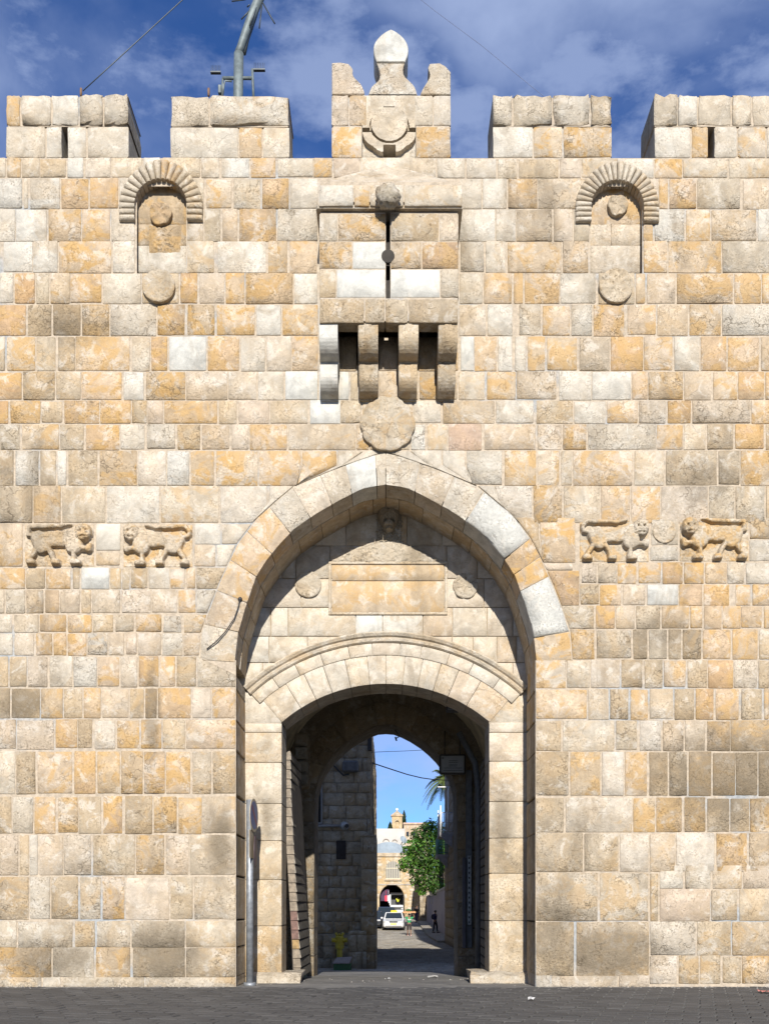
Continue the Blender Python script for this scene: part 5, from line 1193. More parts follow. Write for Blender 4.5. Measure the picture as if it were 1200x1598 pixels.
while z < za - .1:
    x = xa
    while x < xb:
        w = rng.uniform(.45, .8); 
        if not any(inarch(x + w * a, z + .38 * b) for a in (0, .5, 1) for b in (0, 1)):
            mb.cur = code_col(rng.choice(['b', 'bo', 'b', 'cb', 'c', 'c', 'p'])); mb.slab(lambda u, v: Vector((x + .01 + (w - .02) * u, YE, z + .01 + .36 * v)), (0, -1, 0), .04, w, .38, rough=.4)
        x += w
    z += .38
mb.build('stonework', M_OCH, eb, kind='stuff')
for k in range(11):
    t0, t1 = math.pi * k / 11 + .01, math.pi * (k + 1) / 11 - .01; mb = MB(); mb.cur = code_col(rng.choice(['b', 'bo', 'c']))
    mb.slab(lambda u, v: E(611.5 + (19.5 + 4.2 * v) * math.cos(t1 + (t0 - t1) * u), 1402 - (22 + 4.2 * v) * math.sin(t1 + (t0 - t1) * u)), (0, -1, 0), .2, .4, .32, rough=.3); mb.build('voussoir', M_OCH, eb)
mb = MB(); mb.cur = code_col('b'); a, b = E(572, 1337), E(650, 1331); mb.box(a.x, b.x, YE - .18, YE + .1, a.z, b.z, .03); mb.build('cornice', M_OCH, eb)
a, b = E(597, 1385), E(626, 1376.5); mb = MB(); mb.box(E(572, 0).x, E(648, 0).x, YE - .1, YE + .02, E(0, 1381).z, E(0, 1379.5).z); mb.build('string_course', M_OCH, eb)
# barred arched window
wn_ = sub('window', eb, 'arched window with pale bars'); cx_, hw, ysp, yb_ = 613, 11.0, 1355, 1371
mb = MB(); ol_ = [(E(cx_ - hw, 0).x, E(0, yb_).z)] + [(E(cx_ + hw * math.cos(math.pi - math.pi * k / 12), 0).x, E(0, ysp - 11 * math.sin(math.pi * k / 12)).z) for k in range(13)] + [(E(cx_ + hw, 0).x, E(0, yb_).z)]
mb.prism(ol_, YE - .02, YE + .05); mb.build('pane', plain('shadowed_glass', (.09, .085, .08), .4, .2), wn_)
mb = MB()
for k in range(8):
    x = cx_ - hw + 2 * hw * (k + .5) / 8; zt_ = ysp - 11 * math.sqrt(max(0, 1 - ((x - cx_) / hw) ** 2)); A, B = E(x, yb_), E(x, zt_); mb.box(A.x - .035, A.x + .035, YE - .08, YE - .03, A.z, B.z)
for py in (1371, 1355): A, B = E(cx_ - hw, py), E(cx_ + hw, py); mb.box(A.x, B.x, YE - .1, YE - .04, A.z - .05, A.z + .05)
mb.build('bars', plain('cream_bars', (.45, .40, .28), .6, .1), wn_)
mb = MB(); mb.cur = code_col('b'); A, B = E(600, 1374.5), E(627, 1371.5); mb.box(A.x, B.x, YE - .2, YE - .02, A.z, B.z, .02); mb.build('sill', M_OCH, wn_)
M_PURP = plain('dark_purple_awning', (.055, .03, .06), .9, .3, 2)
mb = MB(); mb.prism([(E(592, 0).x, .0), (E(592, 0).x, 6), (E(631, 0).x, 6), (E(631, 0).x, .0)], YE + 8.6, YE + 8.8); mb.build('tunnel_end', M_PURP, eb)
mb = MB(); A, B = E(594, 1406, 1), E(607, 1388, 1); mb.box(A.x, B.x, YE + 1, YE + 1.1, A.z, B.z); tag(mb.build('awning', M_PURP), 'dark purple cloth hanging in the left of the far archway', 'awning')
for px, col_, lab in ((602.5, (.5, .03, .06), 'small red cloth hanging in the far archway'), (606.5, (.6, .58, .58), 'small white cloth hanging in the far archway')):
    mb = MB(); A, B = E(px - 2.3, 1406.5, -.5), E(px + 2.3, 1397.5, -.5); mb.box(A.x, B.x, YE - .5, YE - .42, A.z, B.z, .03); mb.tube([(A.x * .5 + B.x * .5, YE - .46, B.z), (A.x * .5 + B.x * .5, YE - .46, B.z + .6)], .02, 5); tag(mb.build('hanging_cloth', plain('cloth', col_, .8, .1)), lab, 'cloth')
# roof, white house, tower
M_LEAD = plain('blue_grey_roof', (.25, .29, .31), .6, .1, 1.5)
mb = MB(); A, B = E(572, 1331, 1), E(640, 1331, 1); zr = E(0, 1313, 1).z; vs = []
n_ = 14
for k in range(n_ + 1):
    x = A.x + (B.x - A.x) * k / n_; u = 2 * k / n_ - 1; vs += [(x, YE + .6, A.z - .1), (x, YE + 2.2, A.z + (zr - A.z) * (1 - u * u * .8)), (x, YE + 8, A.z + (zr - A.z) * (1 - u * u * .8))]
fs = [(k * 3 + j, (k + 1) * 3 + j, (k + 1) * 3 + j + 1, k * 3 + j + 1) for k in range(n_) for j in range(2)]
mb.add(vs, fs); mb.build('lead_roof', M_LEAD, eb)
YW = 122.0; Wp = lambda x, y, d=0.0: P(x, y, YW + d)
wh = thing('white_house', 'white walled house with small arched windows above the far roof', 'house', (0, YW, 1), world=True)
M_WHITE = plain('white_render', (.40, .375, .335), .8, .12, .8); A, B = Wp(560, 1420), Wp(632, 1293)
mb = MB(); mb.box(A.x, B.x, YW, YW + 8, 0, B.z, .05); mb.build('wall', M_WHITE, wh)
for cx_, r_ in ((602.5, 5.2), (616, 4.2)):
    w2 = sub('window', wh); mb = MB(); mb.prism([(Wp(cx_ + r_ * math.cos(math.pi * k / 10), 0).x, Wp(0, 1314 - r_ * math.sin(math.pi * k / 10)).z) for k in range(11)], YW - .03, YW + .05); mb.build('pane', plain('arch_shade', (.16, .13, .10), .8, .1), w2)
    mb = MB(); mb.prism([(Wp(cx_ + (r_ - .6) * math.cos(math.pi * k / 10), 0).x, Wp(0, 1315.5 - (r_ - .6) * math.sin(math.pi * k / 10)).z) for k in range(11)], YW - .05, YW - .02); mb.build('blind', M_WHITE, w2)
c = Wp(629, 1311, -6); dish = thing('satellite_dish', 'grey satellite dish on the roof edge below the white house', 'dish', c, world=True)
mb = MB(); n_ = 16; vs = [c]; dv = Vector((.5, -.6, .35)).normalized(); ux = dv.cross(Vector((0, 0, 1))).normalized(); uy = ux.cross(dv)
for k in range(n_): t = 2 * math.pi * k / n_; vs.append(c + (ux * math.cos(t) + uy * math.sin(t)) * .55 + dv * .14)
mb.add(vs, [(0, 1 + k, 1 + (k + 1) % n_) for k in range(n_)], True); mb.build('reflector', M_LEAD, dish); mb = MB(); mb.tube([c, c + Vector((-.4, .2, -.9))], .05, 6); mb.tube([c + dv * .1 - uy * .5, c + dv * .5], .03, 5); mb.build('arm', M_MASTD, dish)
oh = thing('ochre_house', 'pinkish ochre house rising behind the tree', 'house', (3, 128, 1), world=True)
A, B = P(630, 0, 128), P(668, 1287, 128); mb = MB(); mb.cur = ((.40, .31, .22), (.4, .4, .4)); mb.box(A.x, B.x, 128, 138, 0, B.z, .05); mb.build('wall', M_OCH, oh)
mb = MB(); A2 = P(0, 1289, 128).z; mb.cur = ((.42, .27, .20), (.4, .1, .4)); mb.box(A.x - .1, B.x + .1, 127.8, 138.1, B.z + .003, B.z + .3, .05); mb.build('parapet', M_OCH, oh)
for px, py in ((636, 1301), (646, 1300)):
    w2 = sub('window', oh); A, B = P(px - 2, py + 4, 128), P(px + 2, py - 3, 128); mb = MB(); mb.box(A.x, B.x, 127.95, 128.02, A.z, B.z); mb.build('pane', M_GLASS, w2)
YT2 = 200.0; T = lambda x, y, d=0.0: P(x, y, YT2 + d)
tw = thing('bell_tower', 'small square ochre tower with arched opening, low pyramid roof and white ball', 'tower', (T(620, 0).x, YT2, 2), world=True)
M_TOW = stone_material('tower_stone', scale=.3, bump=.3); A, B = T(611.5, 1293), T(627.5, 1275); zc = T(0, 1274).z
mb = MB(); mb.cur = ((.42, .30, .14), (.3, .4, .4)); ax0, ax1 = T(617, 0).x, T(622.5, 0).x; zs_ = T(0, 1283).z
pts = [(A.x, 2), (A.x, zc), (B.x, zc), (B.x, 2), (ax1, 2), (ax1, zs_)] + [((ax0 + ax1) / 2 + (ax1 - ax0) / 2 * math.cos(math.pi * k / 8), zs_ + (ax1 - ax0) / 2 * math.sin(math.pi * k / 8)) for k in range(1, 8)] + [(ax0, zs_), (ax0, 2)]
mb.prism(pts, YT2, YT2 + .5); mb.box(A.x, B.x, YT2 + .5, YT2 + 2.3, 2, zc); mb.build('shaft', M_TOW, tw)
mb = MB(); mb.cur = ((.36, .24, .13), (.3, .3, .3)); mb.box(A.x - .2, B.x + .2, YT2 - .2, YT2 + 2.5, zc, zc + .35, .05); mb.build('cornice', M_TOW, tw)
mb = MB(); mb.cur = ((.33, .27, .19), (.3, .2, .3)); zt2 = T(0, 1264).z; xm = (A.x + B.x) / 2; ym = YT2 + 1.15
mb.add([(A.x - .1, YT2 - .1, zc + .35), (B.x + .1, YT2 - .1, zc + .35), (B.x + .1, YT2 + 2.4, zc + .35), (A.x - .1, YT2 + 2.4, zc + .35), (xm, ym, zt2)], [(0, 1, 4), (1, 2, 4), (2, 3, 4), (3, 0, 4)]); mb.build('roof', M_TOW, tw)
mb = MB(); mb.ball((xm, ym, zt2 + .2), .32, 12, 8); mb.build('ball', M_WRAIL, tw)
hl = MB(); vs = []; fs = []; n1 = 40
for j in range(7):
    for i in range(n1 + 1):
        x = -160 + 320 * i / n1; y = 190 + j * 40; vs.append((x, y, (14.5 * math.sin(min(1, j / 3) * math.pi / 2) + 1.5 * mnoise.noise(Vector((x * .05, y * .05, 2)))) if j else 1.5))
for j in range(6):
    for i in range(n1): fs.append((j * (n1 + 1) + i, j * (n1 + 1) + i + 1, (j + 1) * (n1 + 1) + i + 1, (j + 1) * (n1 + 1) + i))
hl.add(vs, fs, True); hl.build('hill', plain('dry_hillside', (.14, .13, .08), .9, .3, .2), kind='structure')
# ------------------------------------------------------------------ trees
def leafmat(name, c0, c1):
    m, nt, nd, lk, bsdf = new_mat(name); col = nd.new('ShaderNodeAttribute'); col.attribute_name = 'Col'
    lk.new(col.outputs['Color'], bsdf.inputs['Base Color']); bsdf.inputs['Roughness'].default_value = .55
    tr = nd.new('ShaderNodeBsdfTranslucent'); lk.new(col.outputs['Color'], tr.inputs['Color']); ad = nd.new('ShaderNodeMixShader'); ad.inputs[0].default_value = .3
    out = nd['Material Output']; lk.new(bsdf.outputs[0], ad.inputs[1]); lk.new(tr.outputs[0], ad.inputs[2]); lk.new(ad.outputs[0], out.inputs['Surface']); return m
M_LEAF = leafmat('tree_leaf', 0, 0); M_BARK = plain('bark', (.09, .07, .05), .9, .3, 6, bump=.4)
tree = thing('leafy_tree', 'bushy bright green tree rising behind the lavender wall at the right', 'tree', (5.4, 66, -.3), world=True)
r = random.Random(21); mb = MB(); clumps = []
def Tp(px, py, d): return P(px, py, 66 + d)
for (px, py, d, rad) in ((660, 1306, 0, 1.15), (676, 1298, .8, 1.2), (648, 1322, -.6, .95), (640, 1342, -.8, .9), (630, 1352, -1.0, .55), (660, 1335, -.8, 1.25), (682, 1322, .6, 1.3), (676, 1350, -.4, 1.3), (654, 1360, -.9, .95), (690, 1345, .8, 1.3), (668, 1376, -.5, 1.0), (684, 1382, .2, 1.0), (668, 1290, .6, .6), (637, 1328, -.3, .5), (648, 1376, -.5, .5), (700, 1310, 1, 1.5), (700, 1375, 1, 1.3), (658, 1390, -.2, .5)):
    c = Tp(px, py, d); clumps.append((c, rad)); cv = r.uniform(.55, 1.2)
    for k in range(int(380 * rad * rad)):
        d_ = Vector((r.gauss(0, 1), r.gauss(0, 1), r.gauss(0, 1))).normalized(); q = rad * (r.random() ** .33) * (1 + .35 * mnoise.noise(d_ * 2.2 + c)); p = c + Vector((d_.x * q, d_.y * q, d_.z * q * .82))
        nrm = (d_ + Vector((r.gauss(0, .5), r.gauss(0, .5), r.gauss(.3, .5)))).normalized(); a = nrm.orthogonal().normalized(); b = nrm.cross(a); th_ = r.uniform(0, 6.28); a, b = a * math.cos(th_) + b * math.sin(th_), b * math.cos(th_) - a * math.sin(th_)
        s = r.uniform(.10, .20); v = r.uniform(.6, 1.35) * cv; yl = r.random(); mb.cur = ((.04 * v + .045 * yl * v, .135 * v + .03 * yl * v, .012 * v), (0, 0, 0))
        mb.add([p - a * s, p + b * s * .45, p + a * s, p - b * s * .45 + nrm * s * .2], [(0, 1, 2), (0, 2, 3)])
mb.build('crown', M_LEAF, tree)
mb = MB(); base = Vector((5.4, 66, -.4)); fk = Vector((5.0, 66, 3.2)); mb.tube([base, base.lerp(fk, .5) + Vector((.1, 0, 0)), fk], [.28, .22, .18], 10)
for c, rad in clumps[::2]: m_ = fk.lerp(c, .5) + Vector((0, 0, .35)); mb.tube([fk, m_, c], [.13, .07, .025], 6)
mb.build('trunk', M_BARK, tree)
palm = thing('palm_tree', 'palm with arching fronds showing above the right hand balconies', 'palm', (4.7, 60, -.5), world=True)
M_FROND = leafmat('palm_leaf', 0, 0); hd = P(697, 1216, 60); mb = MB(); mb.tube([(5.0, 60, -.6), (hd.x + .15, 60, hd.z * .5), (hd.x, 60, hd.z)], [.28, .22, .2], 10); mb.build('trunk', M_BARK, palm)
for k in range(26):
    a = 2.399 * k; el = r.uniform(-.35, 1.2); L_ = r.uniform(1.7, 2.4); mb = MB(); v = r.uniform(.7, 1.3); mb.cur = ((.13 * v, .17 * v, .04 * v), (0, 0, 0)); pts_ = []
    for j in range(10):
        t = j / 9; x = L_ * t * math.cos(el) * (1 - .15 * t); z = L_ * t * math.sin(el) - 1.5 * t * t * (1.1 if el < .5 else .9); pts_.append(hd + Vector((x * math.cos(a), x * math.sin(a), z)))
    mb.tube(pts_, [.03 - .0027 * j for j in range(10)], 5)
    for j in range(1, 10):
        for jj in (0, .33, .66):
            p = pts_[j - 1].lerp(pts_[j], jj); tg = (pts_[j] - pts_[j - 1]).normalized(); sd_ = tg.cross(Vector((0, 0, 1))).normalized()
            for s in (-1, 1):
                ll = .58 * math.sin(math.pi * (.12 + .84 * (j + jj) / 10)) + .08; tip = p + (sd_ * s * .8 + tg * .75 + Vector((0, 0, -.35))).normalized() * ll; mb.add([p + tg * .045, p - tg * .045, tip], [(0, 1, 2)])
    mb.build('frond', M_FROND, palm)
def cypress(px, pyt, pyb, y, lab, wd):
    a, b = P(px, pyb, y), P(px, pyt, y); t = thing('cypress_tree', lab, 'tree', (a.x, y, a.z - 3), world=True); mb = MB(); h = b.z - a.z + 2
    for k in range(900):
        u = r.random(); rr = wd * math.sin(math.pi * min(1, (.12 + .88 * u))) ** .6 * math.sqrt(r.random()); an = r.uniform(0, 6.28); p = Vector((a.x + rr * math.cos(an), y + rr * math.sin(an), a.z - 2 + h * u)); v = r.uniform(.6, 1.3); mb.cur = ((.025 * v, .05 * v, .02 * v), (0, 0, 0)); s = .35
        mb.add([p + Vector((r.uniform(-s, s) * .5, r.uniform(-s, s), -s)), p + Vector((r.uniform(-s, s) * .5, r.uniform(-s, s), -s * .5)), p + Vector((0, 0, s))], [(0, 1, 2)])
    mb.build('crown', M_LEAF, t); mb = MB(); mb.tube([(a.x, y, a.z - 4), (a.x, y, a.z - 1)], .25, 6); mb.build('trunk', M_BARK, t)
cypress(630.5, 1266, 1293, 205, 'slender dark cypress right beside the distant tower', .55); cypress(609, 1284, 1296, 195, 'low dark cypress at the left foot of the distant tower', .6)
cypress(645, 1287, 1300, 150, 'small dark cypress top between the ochre house and the green tree', .5)
# ------------------------------------------------------------------ vehicles
M_TYRE = plain('tyre_rubber', (.018, .018, .018), .85, .2); M_RIM = plain('wheel_rim', (.35, .35, .36), .35, .1, metal=.6); M_CHROME = plain('chrome', (.5, .5, .5), .15, .05, metal=.9)
M_LIGHT = plain('lamp_glass', (.45, .46, .46), .12, .1); M_PLATE = plain('yellow_plate', (.55, .38, .02), .5, .05); M_DARKP = plain('black_plastic', (.02, .02, .022), .5, .1); M_CARGL = plain('car_glass', (.02, .028, .035), .08, .1)
M_TSIGN = plain('taxi_sign_yellow', (.60, .52, .02), .4, .05)
def paint(name, c):
    m = plain(name, c, .25, .06, 2); m.node_tree.nodes['Principled BSDF'].inputs['Coat Weight'].default_value = .4; return m
def car(name, lab, cat, loc, rot, col, Lc=4.4, W=1.72, H=1.42, taxi=False, group=None, suv=False):
    """front faces local -y, base centre at the origin"""
    t = thing(name, lab, cat, loc, rot, group); pm = paint('paint_' + name + str(int(loc[1] * 10)), col); hw = W / 2; f, k = -Lc / 2, Lc / 2
    zb = .95 if suv else .88; hood = zb - (.06 if suv else .05)
    # lower body: stations along the length (y, half width, sill, shoulder)
    st = [(f, .72, .36, .55), (f + .06, .86, .24, .66), (f + .25, .95, .20, .74), (f + .9, 1.0, .19, hood), (f + 1.25, 1.0, .19, zb), (0.2, 1.0, .19, zb + .01), (k - 1.0, 1.0, .19, zb + .02), (k - .25, .97, .22, zb), (k - .05, .88, .30, zb - .08), (k, .78, .40, .70)]
    vs = []; fs = []; m = 8
    for (y, w, z0, z1) in st:
        w *= hw; vs += [(-w * .9, y, z0), (-w, y, z0 + .12), (-w * 1.01, y, (z0 + z1) / 2), (-w * .95, y, z1), (w * .95, y, z1), (w * 1.01, y, (z0 + z1) / 2), (w, y, z0 + .12), (w * .9, y, z0)]
    for i in range(len(st) - 1):
        for j in range(m): fs.append((i * m + j, (i + 1) * m + j, (i + 1) * m + (j + 1) % m, i * m + (j + 1) % m))
    fs += [tuple(range(m)), tuple((len(st) - 1) * m + j for j in reversed(range(m)))]
    mb = MB(); mb.add(vs, fs, False); mb.build('body', pm, t)
    # cabin
    y0, y1, y2, y3 = f + 1.25, f + 1.95, k - 1.25, k - .55; wr, wb = hw * .76, hw * .92
    if suv: y3 = k - .15; y2 = k - .5
    B_ = [(-wb, y0, zb), (wb, y0, zb), (wr, y1, H - .03), (-wr, y1, H - .03), (-wb, y3, zb + .01), (wb, y3, zb + .01), (wr, y2, H - .03), (-wr, y2, H - .03)]
    mb = MB(); mb.add(B_ + [(-wr * .93, y1 + .12, H), (wr * .93, y1 + .12, H), (wr * .93, y2 - .12, H), (-wr * .93, y2 - .12, H)], [(0, 1, 2, 3), (5, 4, 7, 6), (4, 0, 3, 7), (1, 5, 6, 2), (3, 2, 9, 8), (2, 6, 10, 9), (6, 7, 11, 10), (7, 3, 8, 11), (8, 9, 10, 11)]); mb.build('cabin', pm, t)
    def panel(q, nm, off, a=.06, b=.06, mat=M_CARGL):
        q = [Vector(v) for v in q]; nrm = (q[1] - q[0]).cross(q[3] - q[0]).normalized(); bl = lambda u, v: q[0].lerp(q[1], u).lerp(q[3].lerp(q[2], u), v)
        o_ = [bl(a, b), bl(1 - a, b), bl(1 - a, 1 - b), bl(a, 1 - b)]; mb = MB(); mb.add([p + nrm * off for p in o_] + [p - nrm * .01 for p in o_], [(0, 1, 2, 3)] + [(i, 4 + i, 4 + (i + 1) % 4, (i + 1) % 4) for i in range(4)]); return mb.build(nm, mat, t)
    panel([B_[0], B_[1], B_[2], B_[3]], 'windscreen', .008); panel([B_[5], B_[4], B_[7], B_[6]], 'rear_window', .008)
    for (a, b, c, d) in ((4, 0, 3, 7), (1, 5, 6, 2)):
        A_, Bv, C_, D_ = (Vector(B_[i]) for i in (a, b, c, d)); M0, M1 = A_.lerp(Bv, .5), D_.lerp(C_, .5); panel([A_, M0, M1, D_], 'side_window', .008, .08, .1); panel([M0, Bv, C_, M1], 'side_window', .008, .08, .1)
    for s in (-1, 1):
        for y in (f + .85, k - .85):
            w_ = sub('wheel', t); mb = MB(); x = s * (hw - .06); mb.tube([(x - s * .12, y, .31), (x - s * .10, y, .31), (x + s * .07, y, .31), (x + s * .085, y, .31)], [.27, .31, .31, .27], 20, smooth=False); mb.build('tyre', M_TYRE, w_); mb = MB(); mb.tube([(x + s * .08, y, .31), (x + s * .095, y, .31)], [.20, .17], 14, smooth=False); mb.build('rim', M_RIM, w_)
        mb = MB(); mb.box(s * hw * .62 - .17, s * hw * .62 + .17, f - .015, f + .22, .60, .73, .03); mb.build('headlight', M_LIGHT, t)
        mb = MB(); mb.box(s * (hw + .09) - .09, s * (hw + .09) + .09, f + 1.45, f + 1.58, zb + .02, zb + .15, .03); mb.build('mirror', pm, t)
        mb = MB(); mb.box(s * hw * .72 - .14, s * hw * .72 + .14, k - .10, k + .012, .62, .80, .02); mb.build('tail_light', M_SRED, t)
    mb = MB(); mb.box(-.33, .33, f - .02, f + .1, .60, .72, .02); mb.build('grille', M_DARKP, t)
    mb = MB(); mb.box(-hw * .86, hw * .86, f - .05, f + .12, .27, .54, .05); mb.build('bumper', pm, t)
    mb = MB(); mb.box(-hw * .74, hw * .74, f - .058, f, .31, .37, .01); mb.build('air_intake', M_DARKP, t)
    mb = MB(); mb.box(-.26, .26, f - .066, f - .04, .44, .55, .004); mb.build('licence_plate', M_PLATE, t)
    mb = MB(); mb.tube([(0, f - .03, .67), (0, f - .015, .67)], .05, 12); mb.build('badge', M_CHROME, t)
    if taxi: mb = MB(); mb.box(-.27, .27, f + 2.0, f + 2.18, H - .005, H + .15, .05); mb.build('roof_sign', M_TSIGN, t)
    return t
def atpx(px, y): return P(px, 0, y).x
car('taxi', 'white taxi saloon with yellow roof sign and yellow number plate facing the gate', 'taxi', (atpx(615, 65), 67.0, gz(66.6)), R(-1.5), (.62, .62, .61), taxi=True, W=1.74)
car('parked_car', 'dark grey car parked behind the white taxi, facing the gate', 'car', (atpx(603, 73.5), 75.5, gz(75)), R(-4), (.035, .04, .05), H=1.62, suv=True, W=1.8, Lc=4.5)
car('parked_car', 'black car half hidden by the house corner at the left of the taxi', 'car', (atpx(583, 69), 70.0, gz(69.5)), R(-3), (.02, .022, .026), W=1.72)
# white open-cab van in the far archway
vy = 110.5; vx = atpx(619.5, vy); zv = gz(vy); van = thing('delivery_van', 'white open fronted van standing in the far archway', 'van', (vx, vy, zv))
M_VAN = paint('van_white', (.6, .6, .6)); W2 = .84; zt = 2.9
mb = MB(); mb.box(-W2, W2, 1.4, 4.2, .5, zt, .06); mb.build('cargo_box', M_VAN, van)
mb = MB(); mb.box(-W2, W2, -.1, 1.4, .45, 1.35, .05); mb.box(-W2, W2, -.05, 1.4, zt - .3, zt - .02, .05)
for s in (-1, 1): mb.box(s * W2 - .09, s * W2 + .09, -.08, .06, 1.3, zt - .2, .03)
mb.build('cab', M_VAN, van); mb = MB(); mb.box(-W2 + .09, W2 - .09, 1.3, 1.39, 1.35, zt - .3); mb.build('cab_back', M_DARKP, van)
mb = MB(); mb.box(-W2 + .12, W2 - .12, -.13, -.09, .75, 1.1, .01); mb.build('grille', M_DARKP, van)
for s in (-1, 1):
    mb = MB(); mb.box(s * .62 - .12, s * .62 + .12, -.14, -.08, .8, 1.0, .02); mb.build('headlight', M_LIGHT, van); mb = MB(); mb.box(s * 1.0 - .1, s * 1.0 + .1, -.02, .06, 1.6, 2.0, .02); mb.tube([(s * .84, .0, 2.1), (s * 1.0, .02, 2.05)], .025, 5); mb.build('mirror', M_VAN, van)
    for y in (.6, 3.4): w_ = sub('wheel', van); mb = MB(); mb.tube([(s * .64, y, .36), (s * .82, y, .36)], .36, 16, smooth=False); mb.build('tyre', M_TYRE, w_); mb = MB(); mb.tube([(s * .81, y, .36), (s * .84, y, .36)], .19, 12, smooth=False); mb.build('rim', M_RIM, w_)
# ------------------------------------------------------------------ people
M_SKIN = plain('skin', (.20, .11, .07), .55, .1, 8); M_HAIR = plain('dark_hair', (.012, .010, .009), .6, .2, 20)
def skinned(name, pts, edges, rad, mat, parent, root=0, sub_=1):
    me = bpy.data.meshes.new(name); me.from_pydata(pts, edges, []); me.materials.append(mat)
    o = bpy.data.objects.new(name, me); scene.collection.objects.link(o); o.parent = parent
    md = o.modifiers.new('skin', 'SKIN'); md.use_smooth_shade = True
    if not me.skin_vertices: bpy.context.view_layer.update()
    sv = me.skin_vertices[0].data if me.skin_vertices else None
    if sv is None:
        bm = bmesh.new(); bm.from_mesh(me); bm.verts.layers.skin.verify(); bm.to_mesh(me); bm.free(); sv = me.skin_vertices[0].data
    for i, rr in enumerate(rad): sv[i].radius = rr if isinstance(rr, tuple) else (rr, rr)
    for i in range(len(rad)): sv[i].use_root = (i == root)
    if sub_: sm = o.modifiers.new('smooth', 'SUBSURF'); sm.levels = sub_; sm.render_levels = sub_
    return o
def person(lab, loc, rot, Hh, top, bottom, handL, handR, stride=.18, shorts=False, seated=False, sleeves=True, bag=None, elbL=None, elbR=None, shoe=M_DARKP):
    """front faces local -y"""
    t = thing('person', lab, 'person', loc, rot); k = Hh / 1.75; V = lambda x, y, z: Vector((x * k, y * k, z * k))
    pel = V(0, 0, .95); wst = V(0, 0, 1.10); chs = V(0, -.01, 1.30); nk = V(0, .0, 1.47); nk2 = V(0, -.015, 1.53); hd0 = V(0, -.02, 1.60); hd1 = V(0, -.02, 1.69)
    hip = {s: V(s * .10, 0, .92) for s in (-1, 1)}
    if seated: kn = {s: V(s * .14, -.42, .95) for s in (-1, 1)}; ft = {s: V(s * .14, -.45, .52) for s in (-1, 1)}
    else: kn = {s: V(s * .105, -s * stride * .5 - .03, .50) for s in (-1, 1)}; ft = {s: V(s * .11, -s * stride, .08) for s in (-1, 1)}
    toe = {s: ft[s] + V(0, -.15, -.03) for s in (-1, 1)}; sh = {s: V(s * .19, 0, 1.42) for s in (-1, 1)}
    hn = {-1: V(*handL), 1: V(*handR)}
    el = {s: (V(*e) if e else sh[s].lerp(hn[s], .5) + V(s * .05, .06, -.03)) for s, e in ((-1, elbL), (1, elbR))}
    pts = [pel, wst, chs, nk, nk2, hd0, hd1]; ed = [(0, 1), (1, 2), (2, 3), (3, 4), (4, 5), (5, 6)]; rd = [(.13, .10), (.12, .09), (.15, .10), .055, .05, .085, .075]
    for s in (-1, 1):
        b = len(pts); pts += [hip[s], kn[s], kn[s].lerp(ft[s], .35), ft[s], toe[s]]; ed += [(0, b), (b, b + 1), (b + 1, b + 2), (b + 2, b + 3), (b + 3, b + 4)]; rd += [.085, .058, .055, .04, .035]
        b = len(pts); dr = (hn[s] - el[s]).normalized(); pts += [sh[s], el[s], hn[s], hn[s] + dr * .08 * k]; ed += [(2, b), (b, b + 1), (b + 1, b + 2), (b + 2, b + 3)]; rd += [.06, .042, .032, (.038, .022)]
    skinned('body', pts, ed, [tuple(q * k for q in r_) if isinstance(r_, tuple) else r_ * k for r_ in rd], M_SKIN, t)
    # face and hands
    mb = MB(); hc = V(0, -.02, 1.635); mb.ball(hc + V(0, -.095, -.005), .016 * k, 8, 6, (.8, 1.2, 1.4)); mb.build('nose', M_SKIN, t)
    for s in (-1, 1):
        mb = MB(); mb.ball(hc + V(s * .033, -.080, .02), .012 * k, 8, 6); mb.build('eye', M_HAIR, t); mb = MB(); mb.ball(hc + V(s * .085, 0, -.005), .024 * k, 8, 6, (.4, .8, 1.3)); mb.build('ear', M_SKIN, t)
        dr = (hn[s] - el[s]).normalized(); ax = dr.orthogonal().normalized(); mb = MB(); base = hn[s] + dr * .07 * k
        for q in range(4): o_ = ax * (q - 1.5) * .019 * k; l_ = (.07, .085, .08, .06)[q] * k; mb.tube([base + o_, base + o_ + dr * l_ * .6, base + o_ * 1.1 + dr * l_ + Vector((0, -.012, 0)) * k], [.0095 * k, .009 * k, .007 * k], 6)
        mb.tube([hn[s] + ax * .03 * k, hn[s] + ax * .055 * k + dr * .04 * k, hn[s] + ax * .06 * k + dr * .07 * k], [.011 * k, .010 * k, .008 * k], 6); mb.build('fingers', M_SKIN, t)
    mb = MB(); mb.add([hc + V(x, -.088, z) for x, z in ((-.025, -.055), (.025, -.055), (.02, -.048), (-.02, -.048))], [(0, 1, 2, 3)]); mb.build('mouth', M_SRED, t)
    mb = MB(); mb.ball(hc + V(0, .018, .035), .108 * k, 16, 10, (.93, 1.0, .92), .08, 6); mb.build('hair', M_HAIR, t)
    # clothes
    p2 = [V(0, 0, .98), V(0, 0, 1.10), V(0, -.01, 1.30), V(0, 0, 1.44)]; e2 = [(0, 1), (1, 2), (2, 3)]; r2 = [(.155, .12), (.145, .112), (.175, .122), (.085, .075)]
    for s in (-1, 1):
        b = len(p2); end = sh[s].lerp(el[s], .75) if not sleeves else el[s].lerp(hn[s], .85); p2 += [sh[s], el[s], end] if sleeves else [sh[s], end]; e2 += [(2, b), (b, b + 1)] + ([(b + 1, b + 2)] if sleeves else []); r2 += [.078, .062, .05] if sleeves else [.078, .07]
    skinned('shirt', p2, e2, [tuple(q * k for q in r_) if isinstance(r_, tuple) else r_ * k for r_ in r2], top, t)
    p3 = [V(0, 0, 1.0), V(0, 0, .92)]; e3 = [(0, 1)]; r3 = [(.15, .115), (.15, .12)]
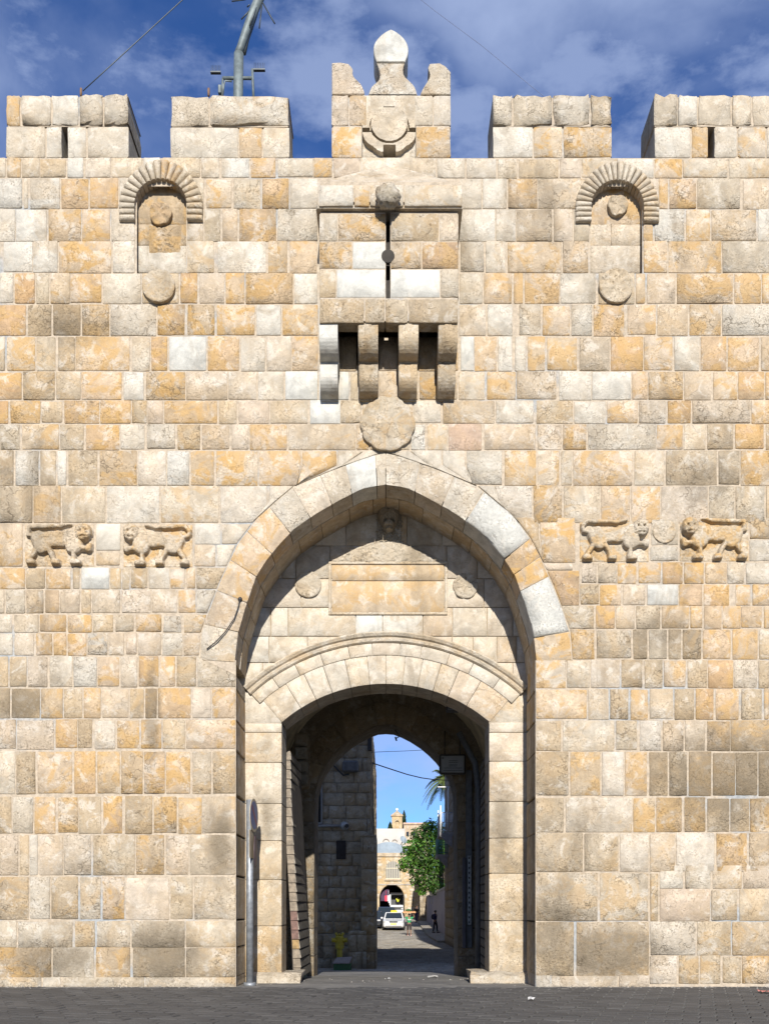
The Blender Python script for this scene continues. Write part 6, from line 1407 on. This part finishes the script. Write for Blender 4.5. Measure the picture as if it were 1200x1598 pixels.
    for s in (-1, 1):
        b = len(p3); end = kn[s].lerp(ft[s], .1 if shorts else .95); p3 += [hip[s], kn[s], end]; e3 += [(1, b), (b, b + 1), (b + 1, b + 2)]; r3 += [.105, .085 if shorts else .075, .09 if shorts else .058]
    skinned('trousers', p3, e3, [tuple(q * k for q in r_) if isinstance(r_, tuple) else r_ * k for r_ in r3], bottom, t)
    for s in (-1, 1): mb = MB(); q = ft[s]; mb.box(q.x - .045 * k, q.x + .045 * k, q.y - .20 * k, q.y + .07 * k, q.z - .08 * k, q.z - .01 * k, .02 * k); mb.build('shoe', shoe, t)
    if bag: mb = MB(); mb.ball(V(0, .20, 1.24), .17 * k, 12, 8, (.95, .65, 1.25)); mb.build('rucksack', bag, t)
    return t
M_NAVY = plain('navy_cloth', (.022, .022, .07), .85, .2, 10); M_NAVY2 = plain('dark_trousers', (.012, .012, .022), .9, .2, 10); M_GREEN = plain('green_jersey', (.015, .26, .09), .8, .12, 10); M_SHORTS = plain('dark_shorts', (.03, .022, .02), .85, .2, 10); M_PINK = plain('pink_shoe', (.5, .3, .28), .7, .1); M_BLUEJ = plain('denim', (.03, .035, .10), .9, .2)
y = 59.0; navy = person('person in navy shirt and dark trousers with a bag, beside the lavender wall', (atpx(679, y), y, gz(y) + .13), R(62), 1.66, M_NAVY, M_NAVY2, (-.24, -.1, .92), (.24, .05, .90), .14, bag=M_NAVY2)
y = 57.0; bx_, bz_ = atpx(638.5, y), gz(y); boy = person('person in green shirt and dark shorts carrying a tray on the head', (bx_, y, bz_), R(4), 1.58, M_GREEN, M_SHORTS, (-.30, -.12, 1.74), (.30, -.12, 1.74), .14, shorts=True, sleeves=False, elbL=(-.40, -.10, 1.48), elbR=(.40, -.10, 1.48), shoe=M_PINK)
mb = MB(); mb.box(-.135, .135, -.16, -.145, 1.12, 1.16); o = mb.build('shirt_stripe', M_SWH, boy)
M_WOOD = plain('tray_wood', (.42, .22, .09), .6, .2, 12); tz = bz_ + 1.58 * 1.0 + .045
tray = thing('bread_tray', 'wooden tray of bread loaves balanced on the head of the person in green', 'tray', (bx_, y - .05, tz))
mb = MB(); mb.box(-.46, .46, -.28, .28, 0, .025); 
for a_ in ((-.46, .46, -.28, -.26), (-.46, .46, .26, .28), (-.46, -.44, -.26, .26), (.44, .46, -.26, .26)): mb.box(a_[0], a_[1], a_[2], a_[3], .025, .10)
mb.build('tray_board', M_WOOD, tray)
M_BREAD = plain('bread_crust', (.32, .15, .05), .8, .3, 14); M_HERB = plain('green_herbs', (.04, .10, .03), .9, .4, 20)
for i in range(5):
    for j in range(2): mb = MB(); mb.ball((-.34 + .17 * i, -.12 + .24 * j, .085), .085, 10, 6, (1, 1.2, .7), .1, 5); tag(mb.build('bread_loaf', M_BREAD), 'small round bread loaves lying on the head-carried tray', 'bread', 'bread loaves on the tray').location = (bx_, y - .05, tz)
mb = MB(); mb.ball((-.05, 0, .19), .2, 14, 8, (1.1, .8, .5), .4, 5); o = tag(mb.build('herb_bundle', M_HERB), 'dark green bundle of herbs heaped on the bread tray', 'herbs'); o.location = (bx_, y - .05, tz)
y = 83.0; person('person in black top and dark jeans standing at the far end of the lavender wall', (atpx(650.5, y), y, gz(y)), R(-20), 1.72, M_DARKP, M_BLUEJ, (-.24, -.02, .92), (.24, -.02, .92), .12)
y = vy + .75; person('driver in yellow vest at the wheel of the white van', (vx + .12, y, zv + .75), R(0), 1.7, plain('hi_vis_yellow', (.50, .55, .02), .7, .1), M_NAVY2, (-.18, -.42, 1.25), (.18, -.42, 1.25), seated=True)
